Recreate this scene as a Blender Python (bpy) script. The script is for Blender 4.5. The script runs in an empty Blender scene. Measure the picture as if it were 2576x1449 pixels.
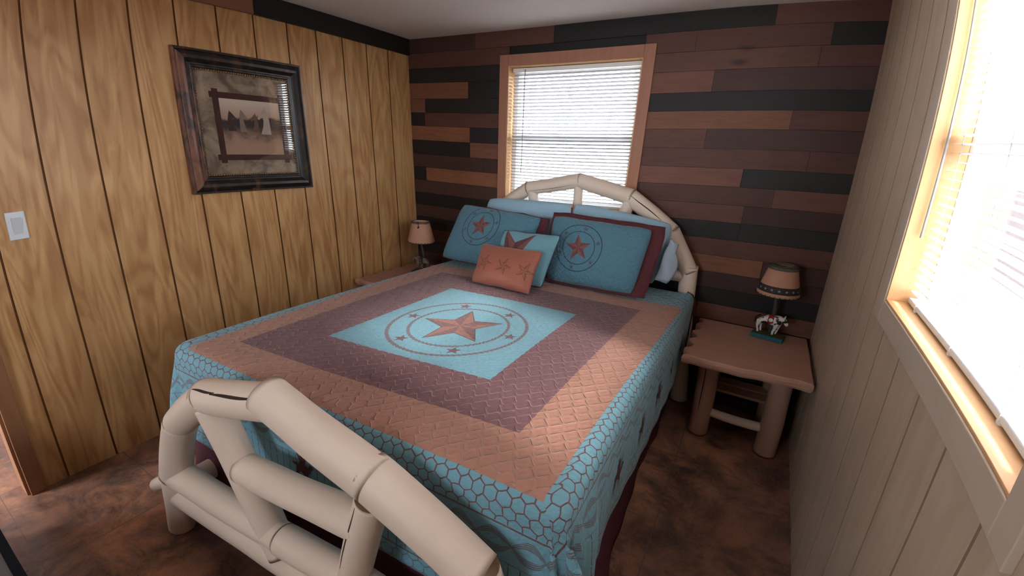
import bpy, bmesh, math, random
import numpy as np
from mathutils import Vector, Matrix
from math import sin, cos, pi, sqrt, atan2, radians

random.seed(7)
SC = bpy.context.scene
COL = SC.collection

# ------------------------------------------------------------------ camera
# wide phone lens; the polynomial is the lens' own barrel curve
cd = bpy.data.cameras.new('camera')
cam = bpy.data.objects.new('camera', cd)
COL.objects.link(cam)
cd.sensor_width = 36.0
cd.sensor_fit = 'HORIZONTAL'
cd.lens = 16.5
cd.clip_start = 0.02
cd.type = 'PANO'
_q = [1.414141568, -0.5709064396, -0.0232070270, 0.1310537022]
cd.panorama_type = 'FISHEYE_LENS_POLYNOMIAL'
cd.fisheye_fov = radians(170)
cd.fisheye_polynomial_k0 = 0.0
cd.fisheye_polynomial_k1 = -_q[0] / 20
cd.fisheye_polynomial_k2 = -_q[1] / 20 ** 2
cd.fisheye_polynomial_k3 = -_q[2] / 20 ** 3
cd.fisheye_polynomial_k4 = -_q[3] / 20 ** 4
YAW, PITCH, ROLL = 0.5104922625, -0.3162678697, 0.0389261930
CAM = Vector((2.61, -2.884, 1.567))
cam.matrix_world = (Matrix.Translation(CAM) @ Matrix.Rotation(YAW, 4, 'Z')
                    @ Matrix.Rotation(pi / 2 + PITCH, 4, 'X') @ Matrix.Rotation(ROLL, 4, 'Z'))
SC.camera = cam

# ------------------------------------------------------------------ view, world, light
SC.view_settings.view_transform = 'Standard'
SC.view_settings.look = 'None'
SC.view_settings.exposure = 0.0
SC.view_settings.gamma = 1.0
SC.view_settings.use_curve_mapping = False
SC.cycles.use_denoising = True
SC.cycles.max_bounces = 8
SC.cycles.use_adaptive_sampling = True
SC.cycles.adaptive_threshold = 0.03
SC.cycles.diffuse_bounces = 5
SC.cycles.transparent_max_bounces = 12
SC.cycles.sample_clamp_indirect = 8.0
SC.cycles.caustics_reflective = False
SC.cycles.caustics_refractive = False

wd = bpy.data.worlds.new('sky')
SC.world = wd
wd.use_nodes = True
_n = wd.node_tree.nodes
_bg = _n['Background']
_bg.inputs['Color'].default_value = (0.86, 0.93, 1.0, 1)
_bg.inputs['Strength'].default_value = 22.0

_sl = bpy.data.lights.new('sun', 'SUN')
_sl.energy = 58.0
_sl.angle = radians(9.0)
_sl.color = (1.0, 0.95, 0.90)
_so = bpy.data.objects.new('sun', _sl)
_so.rotation_euler = Vector((-1.0, 0.27, -0.68)).to_track_quat('-Z', 'Y').to_euler()
_so.location = (8, -3, 6)
COL.objects.link(_so)

W, H = 2.962, 2.284          # room width and height; back wall at y=0, left wall at x=0
YB = -4.6                    # wall behind the camera
WZ0, WZ1 = 1.182, 2.070      # window openings
BX0, BX1 = 0.905, 1.822      # opening in the far wall
RY0, RY1 = -2.222, -1.322    # opening in the right wall


def portal(name, loc, rot, sx, sy):
    l = bpy.data.lights.new(name, 'AREA')
    l.shape = 'RECTANGLE'
    l.size = sx
    l.size_y = sy
    l.cycles.is_portal = True
    o = bpy.data.objects.new(name, l)
    o.location = loc
    o.rotation_euler = rot
    COL.objects.link(o)


portal('daylight_far_window', ((BX0 + BX1) / 2, 0.13, (WZ0 + WZ1) / 2), (-pi / 2, 0, 0), BX1 - BX0, WZ1 - WZ0)
portal('daylight_right_window', (W + 0.13, (RY0 + RY1) / 2, (WZ0 + WZ1) / 2), (pi / 2, 0, pi / 2), RY1 - RY0, WZ1 - WZ0)


# ------------------------------------------------------------------ node helper
class E:
    """a value in a shader graph; arithmetic on it adds math nodes"""
    def __init__(s, nt, v):
        s.nt = nt
        s.v = v

    def _m(s, op, *a, clamp=False):
        n = s.nt.nodes.new('ShaderNodeMath')
        n.operation = op
        n.use_clamp = clamp
        for i, x in enumerate((s,) + a):
            x = x.v if isinstance(x, E) else x
            if isinstance(x, (int, float)):
                n.inputs[i].default_value = x
            else:
                s.nt.links.new(x, n.inputs[i])
        return E(s.nt, n.outputs[0])

    def __add__(s, o): return s._m('ADD', o)
    __radd__ = __add__
    def __sub__(s, o): return s._m('SUBTRACT', o)
    def __rsub__(s, o): return E(s.nt, float(o))._m('SUBTRACT', s)
    def __mul__(s, o): return s._m('MULTIPLY', o)
    __rmul__ = __mul__
    def __truediv__(s, o): return s._m('DIVIDE', o)
    def __neg__(s): return s._m('MULTIPLY', -1.0)
    def abs(s): return s._m('ABSOLUTE')
    def max(s, o): return s._m('MAXIMUM', o)
    def min(s, o): return s._m('MINIMUM', o)
    def sin(s): return s._m('SINE')
    def cos(s): return s._m('COSINE')
    def fr(s): return s._m('FRACT')
    def floor(s): return s._m('FLOOR')
    def sqrt(s): return s._m('SQRT')
    def pow(s, o): return s._m('POWER', o)
    def lt(s, o): return s._m('LESS_THAN', o)
    def gt(s, o): return s._m('GREATER_THAN', o)
    def atan2(s, o): return s._m('ARCTAN2', o)
    def clamp(s): return s._m('ADD', 0.0, clamp=True)
    def ss(s, a, b):
        n = s.nt.nodes.new('ShaderNodeMapRange')
        n.interpolation_type = 'SMOOTHSTEP'
        s.nt.links.new(s.v, n.inputs[0])
        n.inputs[1].default_value = a
        n.inputs[2].default_value = b
        return E(s.nt, n.outputs[0])


class G:
    """a material's graph"""
    def __init__(s, name, rough=0.6, spec=0.3, **kw):
        s.m = bpy.data.materials.new(name)
        s.m.use_nodes = True
        s.nt = s.m.node_tree
        s.bsdf = s.nt.nodes['Principled BSDF']
        s.bsdf.inputs['Roughness'].default_value = rough
        s.bsdf.inputs['Specular IOR Level'].default_value = spec
        for k, v in kw.items():
            s.bsdf.inputs[k.replace('_', ' ')].default_value = v

    def coord(s, kind='Object', scale=(1, 1, 1), rot=(0, 0, 0), loc=(0, 0, 0)):
        n = s.nt.nodes.new('ShaderNodeTexCoord')
        mp = s.nt.nodes.new('ShaderNodeMapping')
        mp.inputs['Scale'].default_value = scale
        mp.inputs['Rotation'].default_value = rot
        mp.inputs['Location'].default_value = loc
        s.nt.links.new(n.outputs[kind], mp.inputs[0])
        return mp.outputs[0]

    def geo(s, scale=(1, 1, 1)):
        n = s.nt.nodes.new('ShaderNodeNewGeometry')
        mp = s.nt.nodes.new('ShaderNodeMapping')
        mp.inputs['Scale'].default_value = scale
        s.nt.links.new(n.outputs['Position'], mp.inputs[0])
        return mp.outputs[0]

    def xyz(s, vec):
        n = s.nt.nodes.new('ShaderNodeSeparateXYZ')
        s.nt.links.new(vec, n.inputs[0])
        return [E(s.nt, n.outputs[i]) for i in range(3)]

    def noise(s, vec, scale=5, detail=3, rough=0.5, dist=0.0):
        n = s.nt.nodes.new('ShaderNodeTexNoise')
        n.inputs['Scale'].default_value = scale
        n.inputs['Detail'].default_value = detail
        n.inputs['Roughness'].default_value = rough
        n.inputs['Distortion'].default_value = dist
        s.nt.links.new(vec, n.inputs['Vector'])
        return E(s.nt, n.outputs[0])

    def vor(s, vec, scale=5, feature='F1', rand=1.0):
        n = s.nt.nodes.new('ShaderNodeTexVoronoi')
        n.feature = feature
        n.inputs['Scale'].default_value = scale
        n.inputs['Randomness'].default_value = rand
        s.nt.links.new(vec, n.inputs['Vector'])
        return E(s.nt, n.outputs[0])

    def rgb(s, c):
        n = s.nt.nodes.new('ShaderNodeRGB')
        n.outputs[0].default_value = (c[0], c[1], c[2], 1)
        return n.outputs[0]

    def mix(s, a, b, f, mode='MIX'):
        n = s.nt.nodes.new('ShaderNodeMix')
        n.data_type = 'RGBA'
        n.blend_type = mode
        for v, i in ((a, 6), (b, 7), (f, 0)):
            if isinstance(v, E):
                v = v.v
            if isinstance(v, tuple):
                n.inputs[i].default_value = (v[0], v[1], v[2], 1)
            elif isinstance(v, (int, float)):
                n.inputs[i].default_value = v
            else:
                s.nt.links.new(v, n.inputs[i])
        return n.outputs[2]

    def attr(s, name):
        n = s.nt.nodes.new('ShaderNodeAttribute')
        n.attribute_name = name
        return n.outputs['Color']

    def color(s, c):
        if isinstance(c, tuple):
            s.bsdf.inputs['Base Color'].default_value = (c[0], c[1], c[2], 1)
        else:
            s.nt.links.new(c, s.bsdf.inputs['Base Color'])
        return s

    def bump(s, h, strength=0.3, dist=0.01):
        n = s.nt.nodes.new('ShaderNodeBump')
        n.inputs['Strength'].default_value = strength
        n.inputs['Distance'].default_value = dist
        s.nt.links.new(h.v, n.inputs['Height'])
        s.nt.links.new(n.outputs[0], s.bsdf.inputs['Normal'])
        return s


def star_sdf(x, y, R, ang=pi / 2, inner=0.42):
    """(inside mask, facet side, radius) of a five pointed star"""
    r = (x * x + y * y).sqrt()
    a = y.atan2(x) - ang + 20 * pi
    k = (a / (2 * pi / 5) + 0.5).fr() - 0.5
    af = k * (2 * pi / 5)
    px = r * af.cos()
    py = (r * af.sin()).abs()
    ix, iy = inner * R * cos(pi / 5), inner * R * sin(pi / 5)
    # edge from (R,0) to (ix,iy)
    cr = (px - R) * iy - py * (ix - R)
    return cr.lt(0.0), k.gt(0.0), cr * (1.0 / math.hypot(iy, ix - R))


def simple(name, c, rough=0.6, spec=0.3, var=0.12, scale=30, bump=0.0, **kw):
    g = G(name, rough, spec, **kw)
    n = g.noise(g.coord(), scale, 3)
    g.color(g.mix(tuple(x * (1 - var) for x in c), tuple(min(1, x * (1 + var)) for x in c), n))
    if bump:
        g.bump(n, bump, 0.005)
    return g.m


# ------------------------------------------------------------------ materials
def mat_plywood(name, light, dark, horiz_axis, seed=0.0, contrast=1.0):
    g = G(name, 0.42, 0.35)
    sc = (1.0, 1.0, 0.16)
    p = g.geo(sc)
    n1 = g.noise(p, 5.0, 2, 0.45, 0.6)
    n2 = g.noise(p, 60, 3, 0.6)
    ring = ((n1 * 11.0 + seed).fr() - 0.5).abs() * 2.0
    ring = ring.ss(0.15, 0.95)
    fine = g.noise(g.geo((1, 1, 0.03)), 140, 2)
    pt = g.noise(g.geo((1, 1, 0.14)), 13.0, 3, 0.55, 1.4).ss(0.42, 0.58)
    f = (ring * 0.40 * contrast + pt * 0.42 * contrast + n2 * 0.2 + fine * 0.15).clamp()
    big = g.noise(g.geo((1, 1, 0.5)), 2.2, 2)
    c = g.mix(light, dark, f)
    c = g.mix(c, tuple(x * 0.8 for x in dark), (big - 0.45) * 0.6)
    g.color(c)
    g.bump(f, 0.12, 0.003)
    return g.m


M = {}
M['ply_left'] = mat_plywood('left_plywood', (0.64, 0.375, 0.165), (0.40, 0.190, 0.070), 1)
M['ply_right_hazed'] = mat_plywood('right_plywood_hazed', (0.62, 0.485, 0.37), (0.50, 0.37, 0.265), 1, 0.4, 0.7)  # same wood as the left wall, paled and greyed to paint in lens haze
M['groove'] = simple('groove_stain', (0.17, 0.07, 0.022), 0.7)
M['groove_right_hazed'] = simple('groove_right_stain_hazed', (0.27, 0.18, 0.12), 0.7)  # stain paled toward the wall colour, standing in for the same haze


def mat_planks():
    g = G('stained_planks', 0.5, 0.3)
    base = g.attr('plank')
    p = g.geo((0.12, 1, 1))
    n = g.noise(p, 55, 4, 0.6, 0.8)
    n2 = g.noise(g.geo((0.35, 1, 1)), 9, 2, 0.5, 0.5)
    kn = g.vor(g.geo((0.35, 1, 1)), 4.0).ss(0.0, 0.10)
    c = g.mix(base, (0.012, 0.008, 0.007), (n - 0.35) * 0.75)
    c = g.mix(c, (0.02, 0.01, 0.008), (n2 - 0.55) * 1.2)
    c = g.mix((0.015, 0.007, 0.005), c, kn)
    g.color(c)
    g.bump(n, 0.25, 0.002)
    return g.m


M['planks'] = mat_planks()


def mat_log(name, base=(0.78, 0.655, 0.555), dark=(0.66, 0.50, 0.38)):
    g = G(name, 0.5, 0.3)
    o = g.coord('Object', (1, 1, 0.10))
    n = g.noise(o, 22, 3, 0.6, 0.4)
    n2 = g.noise(g.coord('Object', (1, 1, 0.5)), 6, 2)
    kv = g.vor(g.coord('Object', (1, 1, 0.55)), 4.2)
    knot = 1.0 - kv.ss(0.018, 0.05)
    ringk = 1.0 - (kv - 0.085).abs().ss(0.0, 0.02)
    c = g.mix(base, dark, (n * 0.5 + n2 * 0.6 - 0.2).clamp())
    c = g.mix(c, (0.26, 0.15, 0.085), ringk * 0.25)
    c = g.mix(c, (0.16, 0.09, 0.05), knot * 0.85)
    g.color(c)
    g.bump(n, 0.08, 0.004)
    return g.m


M['log'] = mat_log('peeled_log')
M['nslog'] = mat_log('stand_log', (0.50, 0.30, 0.22), (0.38, 0.21, 0.15))
M['nslab'] = None
M['crack'] = simple('wood_crack', (0.035, 0.018, 0.012), 0.9)


def mat_slab():
    g = G('slab_wood', 0.45, 0.35)
    p = g.coord('Object', (0.15, 1, 1))
    n = g.noise(p, 26, 3, 0.6, 1.2)
    n2 = g.noise(g.coord('Object'), 4, 2)
    c = g.mix((0.50, 0.28, 0.205), (0.36, 0.19, 0.135), (n * 0.8 + n2 * 0.4 - 0.2).clamp())
    g.color(c)
    g.bump(n, 0.15, 0.003)
    return g.m


M['nslab'] = mat_slab()
M['casing_cedar'] = None


def mat_trim(name, a, b, sc=(1, 1, 0.1)):
    g = G(name, 0.5, 0.3)
    n = g.noise(g.geo(sc), 40, 3, 0.6, 0.5)
    g.color(g.mix(a, b, n))
    g.bump(n, 0.1, 0.002)
    return g.m


M['casing_cedar'] = mat_trim('cedar_casing', (0.42, 0.20, 0.13), (0.30, 0.13, 0.08))
M['casing_pale'] = mat_trim('pale_casing', (0.60, 0.50, 0.40), (0.50, 0.40, 0.31), (1, 0.1, 1))
M['jamb'] = mat_trim('jamb_wood', (0.72, 0.44, 0.22), (0.60, 0.34, 0.16))
M['door_trim'] = mat_trim('door_casing', (0.34, 0.16, 0.08), (0.24, 0.10, 0.05))
M['frieze'] = mat_trim('dark_frieze', (0.012, 0.010, 0.009), (0.022, 0.016, 0.013), (1, 0.1, 1))
M['frieze2'] = mat_trim('brown_frieze', (0.27, 0.12, 0.065), (0.19, 0.08, 0.045), (1, 0.1, 1))
M['ceiling'] = simple('ceiling_paint', (0.80, 0.765, 0.74), 0.9, 0.1, 0.03, 60, 0.05)
M['hall'] = simple('hall_paint', (0.75, 0.77, 0.80), 0.9, 0.1, 0.03)


def mat_floor():
    g = G('slate_tile', 0.38, 0.4)
    p = g.geo()
    x, y, z = g.xyz(p)
    n = g.noise(p, 4.2, 8, 0.72, 0.45)
    n2 = g.noise(p, 9, 8, 0.75, 0.35)
    n3 = g.noise(p, 1.4, 2)
    c = g.mix((0.095, 0.052, 0.044), (0.62, 0.29, 0.175), n.ss(0.34, 0.68))
    c = g.mix(c, (0.15, 0.14, 0.135), (n2.ss(0.5, 0.72)) * 0.8)
    c = g.mix(c, (0.33, 0.19, 0.10), (1.0 - (n2 - 0.5).abs().ss(0.0, 0.025)) * 0.5)
    c = g.mix(c, (0.09, 0.050, 0.042), n3.ss(0.35, 0.65) * 0.5)
    T = 0.635
    gx = (((x - 2.44) / T).fr() - 0.5).abs()
    gy = (((y + 1.209) / (T * 0.8)).fr() - 0.5).abs()
    line = gx.gt(0.5 - 0.0026 / T * 1.0).max(gy.gt(0.5 - 0.0028 / T))
    c = g.mix(c, (0.15, 0.10, 0.08), line * 0.9)
    g.color(c)
    rg = n2 * 0.3 + 0.22
    g.nt.links.new(rg.v, g.bsdf.inputs['Roughness'])
    g.bump(n2 * 0.6 - line * 0.5, 0.25, 0.004)
    return g.m


M['floor'] = mat_floor()
M['dirt'] = simple('outside_yard', (0.034, 0.026, 0.026), 0.95, 0.05, 0.2, 2)
M['vinyl'] = simple('window_vinyl', (0.80, 0.80, 0.80), 0.4, 0.4, 0.02)
M['cord'] = simple('blind_cord', (0.75, 0.75, 0.75), 0.6)
M['wand'] = simple('tilt_wand', (0.35, 0.36, 0.38), 0.2, 0.6)
M['rail_blue'] = simple('blind_rail', (0.62, 0.68, 0.74), 0.35, 0.4, 0.02)


def mat_glass(name='pane_glass'):
    m = bpy.data.materials.new(name)
    m.use_nodes = True
    nt = m.node_tree
    nt.nodes.remove(nt.nodes['Principled BSDF'])
    out = nt.nodes['Material Output']
    t = nt.nodes.new('ShaderNodeBsdfTransparent')
    gl = nt.nodes.new('ShaderNodeBsdfGlossy')
    gl.inputs['Roughness'].default_value = 0.0
    lw = nt.nodes.new('ShaderNodeLayerWeight')
    lw.inputs[0].default_value = 0.5
    pw = nt.nodes.new('ShaderNodeMath')
    pw.operation = 'POWER'
    nt.links.new(lw.outputs['Facing'], pw.inputs[0])
    pw.inputs[1].default_value = 5.0
    fr = nt.nodes.new('ShaderNodeMath')
    fr.operation = 'MULTIPLY_ADD'
    nt.links.new(pw.outputs[0], fr.inputs[0])
    fr.inputs[1].default_value = 0.95
    fr.inputs[2].default_value = 0.045
    mx = nt.nodes.new('ShaderNodeMixShader')
    nt.links.new(fr.outputs[0], mx.inputs[0])
    nt.links.new(t.outputs[0], mx.inputs[1])
    nt.links.new(gl.outputs[0], mx.inputs[2])
    nt.links.new(mx.outputs[0], out.inputs[0])
    return m


M['glass'] = mat_glass()


def mat_screen():
    m = bpy.data.materials.new('insect_screen')
    m.use_nodes = True
    nt = m.node_tree
    b = nt.nodes['Principled BSDF']
    b.inputs['Base Color'].default_value = (0.12, 0.12, 0.13, 1)
    b.inputs['Alpha'].default_value = 0.28
    return m


M['screen'] = mat_screen()


def mat_slat(name='blind_slat', a=0.82, t_=0.10):
    m = bpy.data.materials.new(name)
    m.use_nodes = True
    nt = m.node_tree
    nt.nodes.remove(nt.nodes['Principled BSDF'])
    d = nt.nodes.new('ShaderNodeBsdfDiffuse')
    d.inputs[0].default_value = (a, a * 0.98, a * 0.98, 1)
    t = nt.nodes.new('ShaderNodeBsdfTranslucent')
    t.inputs[0].default_value = (0.75, 0.76, 0.78, 1)
    mx = nt.nodes.new('ShaderNodeMixShader')
    mx.inputs[0].default_value = t_
    nt.links.new(d.outputs[0], mx.inputs[1])
    nt.links.new(t.outputs[0], mx.inputs[2])
    nt.links.new(mx.outputs[0], nt.nodes['Material Output'].inputs[0])
    return m


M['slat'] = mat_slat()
M['slat_far_shaded'] = mat_slat('backlit_shade_slat', 0.40, 0.02)  # same white slats; the darker colour paints in their backlit shade

TEAL = (0.155, 0.35, 0.435)
RUST = (0.39, 0.195, 0.140)
PLUM = (0.165, 0.075, 0.085)
LINE = (0.155, 0.075, 0.075)


def hexline(u, v, w):
    """1 on the lines of a hexagon net (cells one unit wide)"""
    def mod(a, m):
        return (a / m).fr() * m - m / 2
    ax, ay = mod(u, 1.0), mod(v, 1.7320508)
    bx, by = mod(u + 0.5, 1.0), mod(v + 0.8660254, 1.7320508)
    sel = (ax * ax + ay * ay).lt(bx * bx + by * by)
    gx = (bx + (ax - bx) * sel).abs()
    gy = (by + (ay - by) * sel).abs()
    d = gx.max(gx * 0.5 + gy * 0.8660254)
    return d.gt(0.5 - w)


def mat_quilt():
    g = G('coverlet_fabric', 0.62, 0.25)
    g.bsdf.inputs['Sheen Weight'].default_value = 0.15
    u, v, _ = g.xyz(g.coord('UV'))
    nz = g.noise(g.coord('UV'), 30, 3)
    nl = g.noise(g.coord('UV'), 7, 2)
    au, av = u.abs(), v.abs()
    ey = (v - 0.825).max(-v - 0.756 - u * 0.060)
    ex_ = (u - 0.797).max(-u - 0.765 - v * 0.07)
    e3 = ex_.max(ey)
    e2 = (u - 0.628).max(-u - 0.636 - v * 0.04).max(v - 0.655).max(-v - 0.611)
    e1 = (au - 0.39).max(av - 0.395)
    scal = ((u + v) * 150.0).sin() * 0.0012
    # centre panel
    cu, cv = u + 0.005, v + 0.039
    r = (cu * cu + cv * cv).sqrt()
    ang = cv.atan2(cu)
    ins, side, ed = star_sdf(cu, cv, 0.192, radians(37))
    c = g.mix(PLUM, RUST, (e2 + scal).gt(0.0))
    tl = g.mix(TEAL, tuple(x * 1.12 for x in TEAL), nz)
    ring1 = (r - 0.307 + (ang * 90.0).sin() * 0.0022).abs().lt(0.0078)
    ring2 = (r - 0.222 + (ang * 66.0).sin() * 0.0022).abs().lt(0.0070)
    rope = ring1.max(ring2)
    twist = (ang * 90.0 + r * 260.0).sin().gt(0.1)
    pan = g.mix(tl, g.mix((0.19, 0.15, 0.16), (0.11, 0.09, 0.11), twist), rope)
    starc = g.mix((0.30, 0.135, 0.10), (0.18, 0.085, 0.085), side)
    starc = g.mix(starc, (0.10, 0.05, 0.05), nz.ss(0.5, 0.75) * 0.6)
    pan = g.mix(pan, starc, ins)
    outline = ed.abs().lt(0.0022)
    pan = g.mix(pan, (0.07, 0.05, 0.06), outline)
    for k in range(6):
        a = radians(1 + 60 * k)
        i2, s2, _e = star_sdf(cu - 0.262 * cos(a), cv - 0.262 * sin(a), 0.034, radians(37))
        pan = g.mix(pan, (0.14, 0.07, 0.075), i2)
    c = g.mix(c, pan, (0.0 - (e1 + scal)).gt(0.0))
    # drop bands
    onu = ex_.gt(ey)
    al = v + (u - v) * (1.0 - onu)
    d = e3
    out = g.mix(TEAL, tuple(x * 1.1 for x in TEAL), nz)
    wob = (g.noise(g.coord('UV'), 20, 2) - 0.5) * 0.45
    hx = hexline(al / 0.038 + wob, d / 0.036 + wob, 0.05)
    m1 = hx * d.lt(0.098)
    m2 = (d - 0.102).abs().lt(0.0026)
    br = d - 0.158
    A = (al * (2 * pi / 0.21)).sin() * 0.027
    tw = (al * (2 * pi / 0.21)).sin().abs() * 0.009 + 0.0035
    s1 = (br - A).abs().lt(tw) * ((br - A) / 0.0062).fr().lt(0.42)
    s2 = (br + A).abs().lt(tw) * ((br + A) / 0.0062).fr().lt(0.42)
    rope2 = s1.max(s2)
    ml = (d - 0.215).abs().lt(0.002)
    dash = ((d * 22.0 + al * 3.0).fr()).gt(0.12)
    st = (((al / 0.034).fr() - 0.5).abs() + (nl - 0.5) * 0.05).lt(0.05) * d.gt(0.215) * d.lt(0.36) * dash
    hx2 = hexline(al / 0.042 + wob, d / 0.042, 0.05) * d.gt(0.365) * d.lt(0.425)
    ml2 = (d - 0.363).abs().lt(0.0025)
    ml3 = (d - 0.428).abs().lt(0.003)
    body = (br - A).abs().lt(tw).max((br + A).abs().lt(tw))
    out = g.mix(out, (0.15, 0.15, 0.17), body * 0.45)
    out = g.mix(out, (0.12, 0.085, 0.09), rope2 * 0.9)
    out = g.mix(out, LINE, m1.max(m2).max(ml * 0.5).max(st).max(hx2 * 0.7).max(ml2).max(ml3))
    c = g.mix(c, out, (e3 + scal * 0.6).gt(0.0))
    c = g.mix(c, (0.05, 0.03, 0.03), (nz - 0.62).clamp() * 0.5)
    # stitched wave quilting
    inside = (0.0 - e3).gt(0.0)
    ph = (v / 0.034).floor() * 0.37
    wv = v / 0.034 + ((u / 0.052 + ph) * 2 * pi).sin() * 0.30 + (nl - 0.5) * 0.5
    seg = ((u / 0.078 + ph * 1.7 + 0.25).fr() - 0.5).abs()
    stitch = (1.0 - ((wv.fr() - 0.5).abs() / 0.11)._m('MINIMUM', 1.0)) * seg.ss(0.10, 0.17)
    puff = (wv * 2 * pi).cos() * -0.5
    plain = (e1).gt(0.0)
    crink = g.noise(g.coord('UV', (1.0, 2.2, 1)), 34, 2, 0.5, 0.8)
    hgt = (stitch * 1.2 + puff * 0.35) * inside * plain + crink * (1.0 - plain) * 1.6 \
        + (1.0 - inside) * (crink * 1.0 + puff * 0.15) + nz * 0.35
    shine = stitch * inside * plain
    c = g.mix(c, g.mix(c, (0.75, 0.55, 0.48), 0.55), shine * 0.8)
    g.color(c)
    g.bump(hgt, 0.75, 0.006)
    return g.m


M['quilt'] = mat_quilt()


def mat_motif(name, base, kind):
    """pillow fabrics; UV is metres from the motif centre"""
    g = G(name, 0.65, 0.2)
    g.bsdf.inputs['Sheen Weight'].default_value = 0.2
    u, v, _ = g.xyz(g.coord('UV'))
    nz = g.noise(g.coord('UV'), 40, 3)
    nl = g.noise(g.coord('UV'), 9, 2)
    c = g.mix(base, tuple(x * 1.15 for x in base), nz)
    if kind == 'sham':
        r = (u * u + v * v).sqrt()
        an = v.atan2(u)
        ring = (r - 0.142 + (an * 60).sin() * 0.001).abs().lt(0.0028).max((r - 0.100 + (an * 44).sin() * 0.001).abs().lt(0.0025))
        c = g.mix(c, (0.03, 0.035, 0.05), ring * 0.9)
        i1, sd, ed = star_sdf(u, v, 0.082, radians(98))
        sc = g.mix((0.20, 0.075, 0.06), (0.13, 0.05, 0.05), sd)
        c = g.mix(c, sc, i1)
        for k in range(6):
            a = radians(20 + 60 * k)
            i2, s2, _e = star_sdf(u - 0.121 * cos(a), v - 0.121 * sin(a), 0.017, radians(98))
            c = g.mix(c, (0.09, 0.08, 0.10), i2 * 0.9)
        hgt = g.noise(g.coord('UV', (1, 1.3, 1)), 45, 2, 0.5, 1.0) + ((v / 0.03 + (u / 0.05 * 2 * pi).sin() * 0.3) * 2 * pi).cos() * 0.16
        g.bump(hgt, 0.95, 0.008)
    elif kind == 'bigstar':
        i1, sd, ed = star_sdf(u, v, 0.190, radians(122), 0.40)
        sc = g.mix((0.17, 0.06, 0.055), (0.085, 0.035, 0.04), sd)
        sc = g.mix(sc, (0.28, 0.12, 0.09), nl.ss(0.5, 0.8) * 0.6)
        c = g.mix(c, sc, i1)
        g.bump(nz + nl, 0.3, 0.004)
    elif kind == 'rust3':
        for k in (-1, 0, 1):
            x, y = u - 0.148 * k, v + 0.006 * k
            i1, sd, ed = star_sdf(x, y, 0.060, radians(70), 0.34)
            line = ed.abs().lt(0.0022).max(((x * x + y * y).sqrt()).lt(0.0))
            c = g.mix(c, (0.10, 0.035, 0.025), (i1 * sd * 0.55).max(line * i1))
        g.bump(g.noise(g.coord('UV', (1, 2.5, 1)), 18, 3, 0.6, 0.6) + nz * 0.3, 0.35, 0.006)
    else:
        g.bump(nz * 0.4 + nl, 0.25, 0.006)
    g.color(c)
    return g.m


M['sham'] = mat_motif('sham_fabric', (0.075, 0.180, 0.240), 'sham')
M['throw'] = mat_motif('throw_fabric', (0.125, 0.265, 0.315), 'bigstar')
M['rustp'] = mat_motif('rust_satin', (0.28, 0.090, 0.058), 'rust3')
M['rustp'].node_tree.nodes['Principled BSDF'].inputs['Roughness'].default_value = 0.42
M['case'] = mat_motif('pillowcase_fabric', (0.27, 0.42, 0.52), 'plain')
M['maroon'] = simple('maroon_fabric', (0.085, 0.022, 0.027), 0.75, 0.15, 0.2, 60, 0.2)
M['skirt'] = simple('bed_skirt_fabric', (0.105, 0.035, 0.05), 0.8, 0.15, 0.15, 60, 0.2)
M['piping'] = simple('dark_piping', (0.03, 0.035, 0.045), 0.7)
M['mattress'] = simple('mattress_ticking', (0.6, 0.6, 0.62), 0.9)


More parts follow.
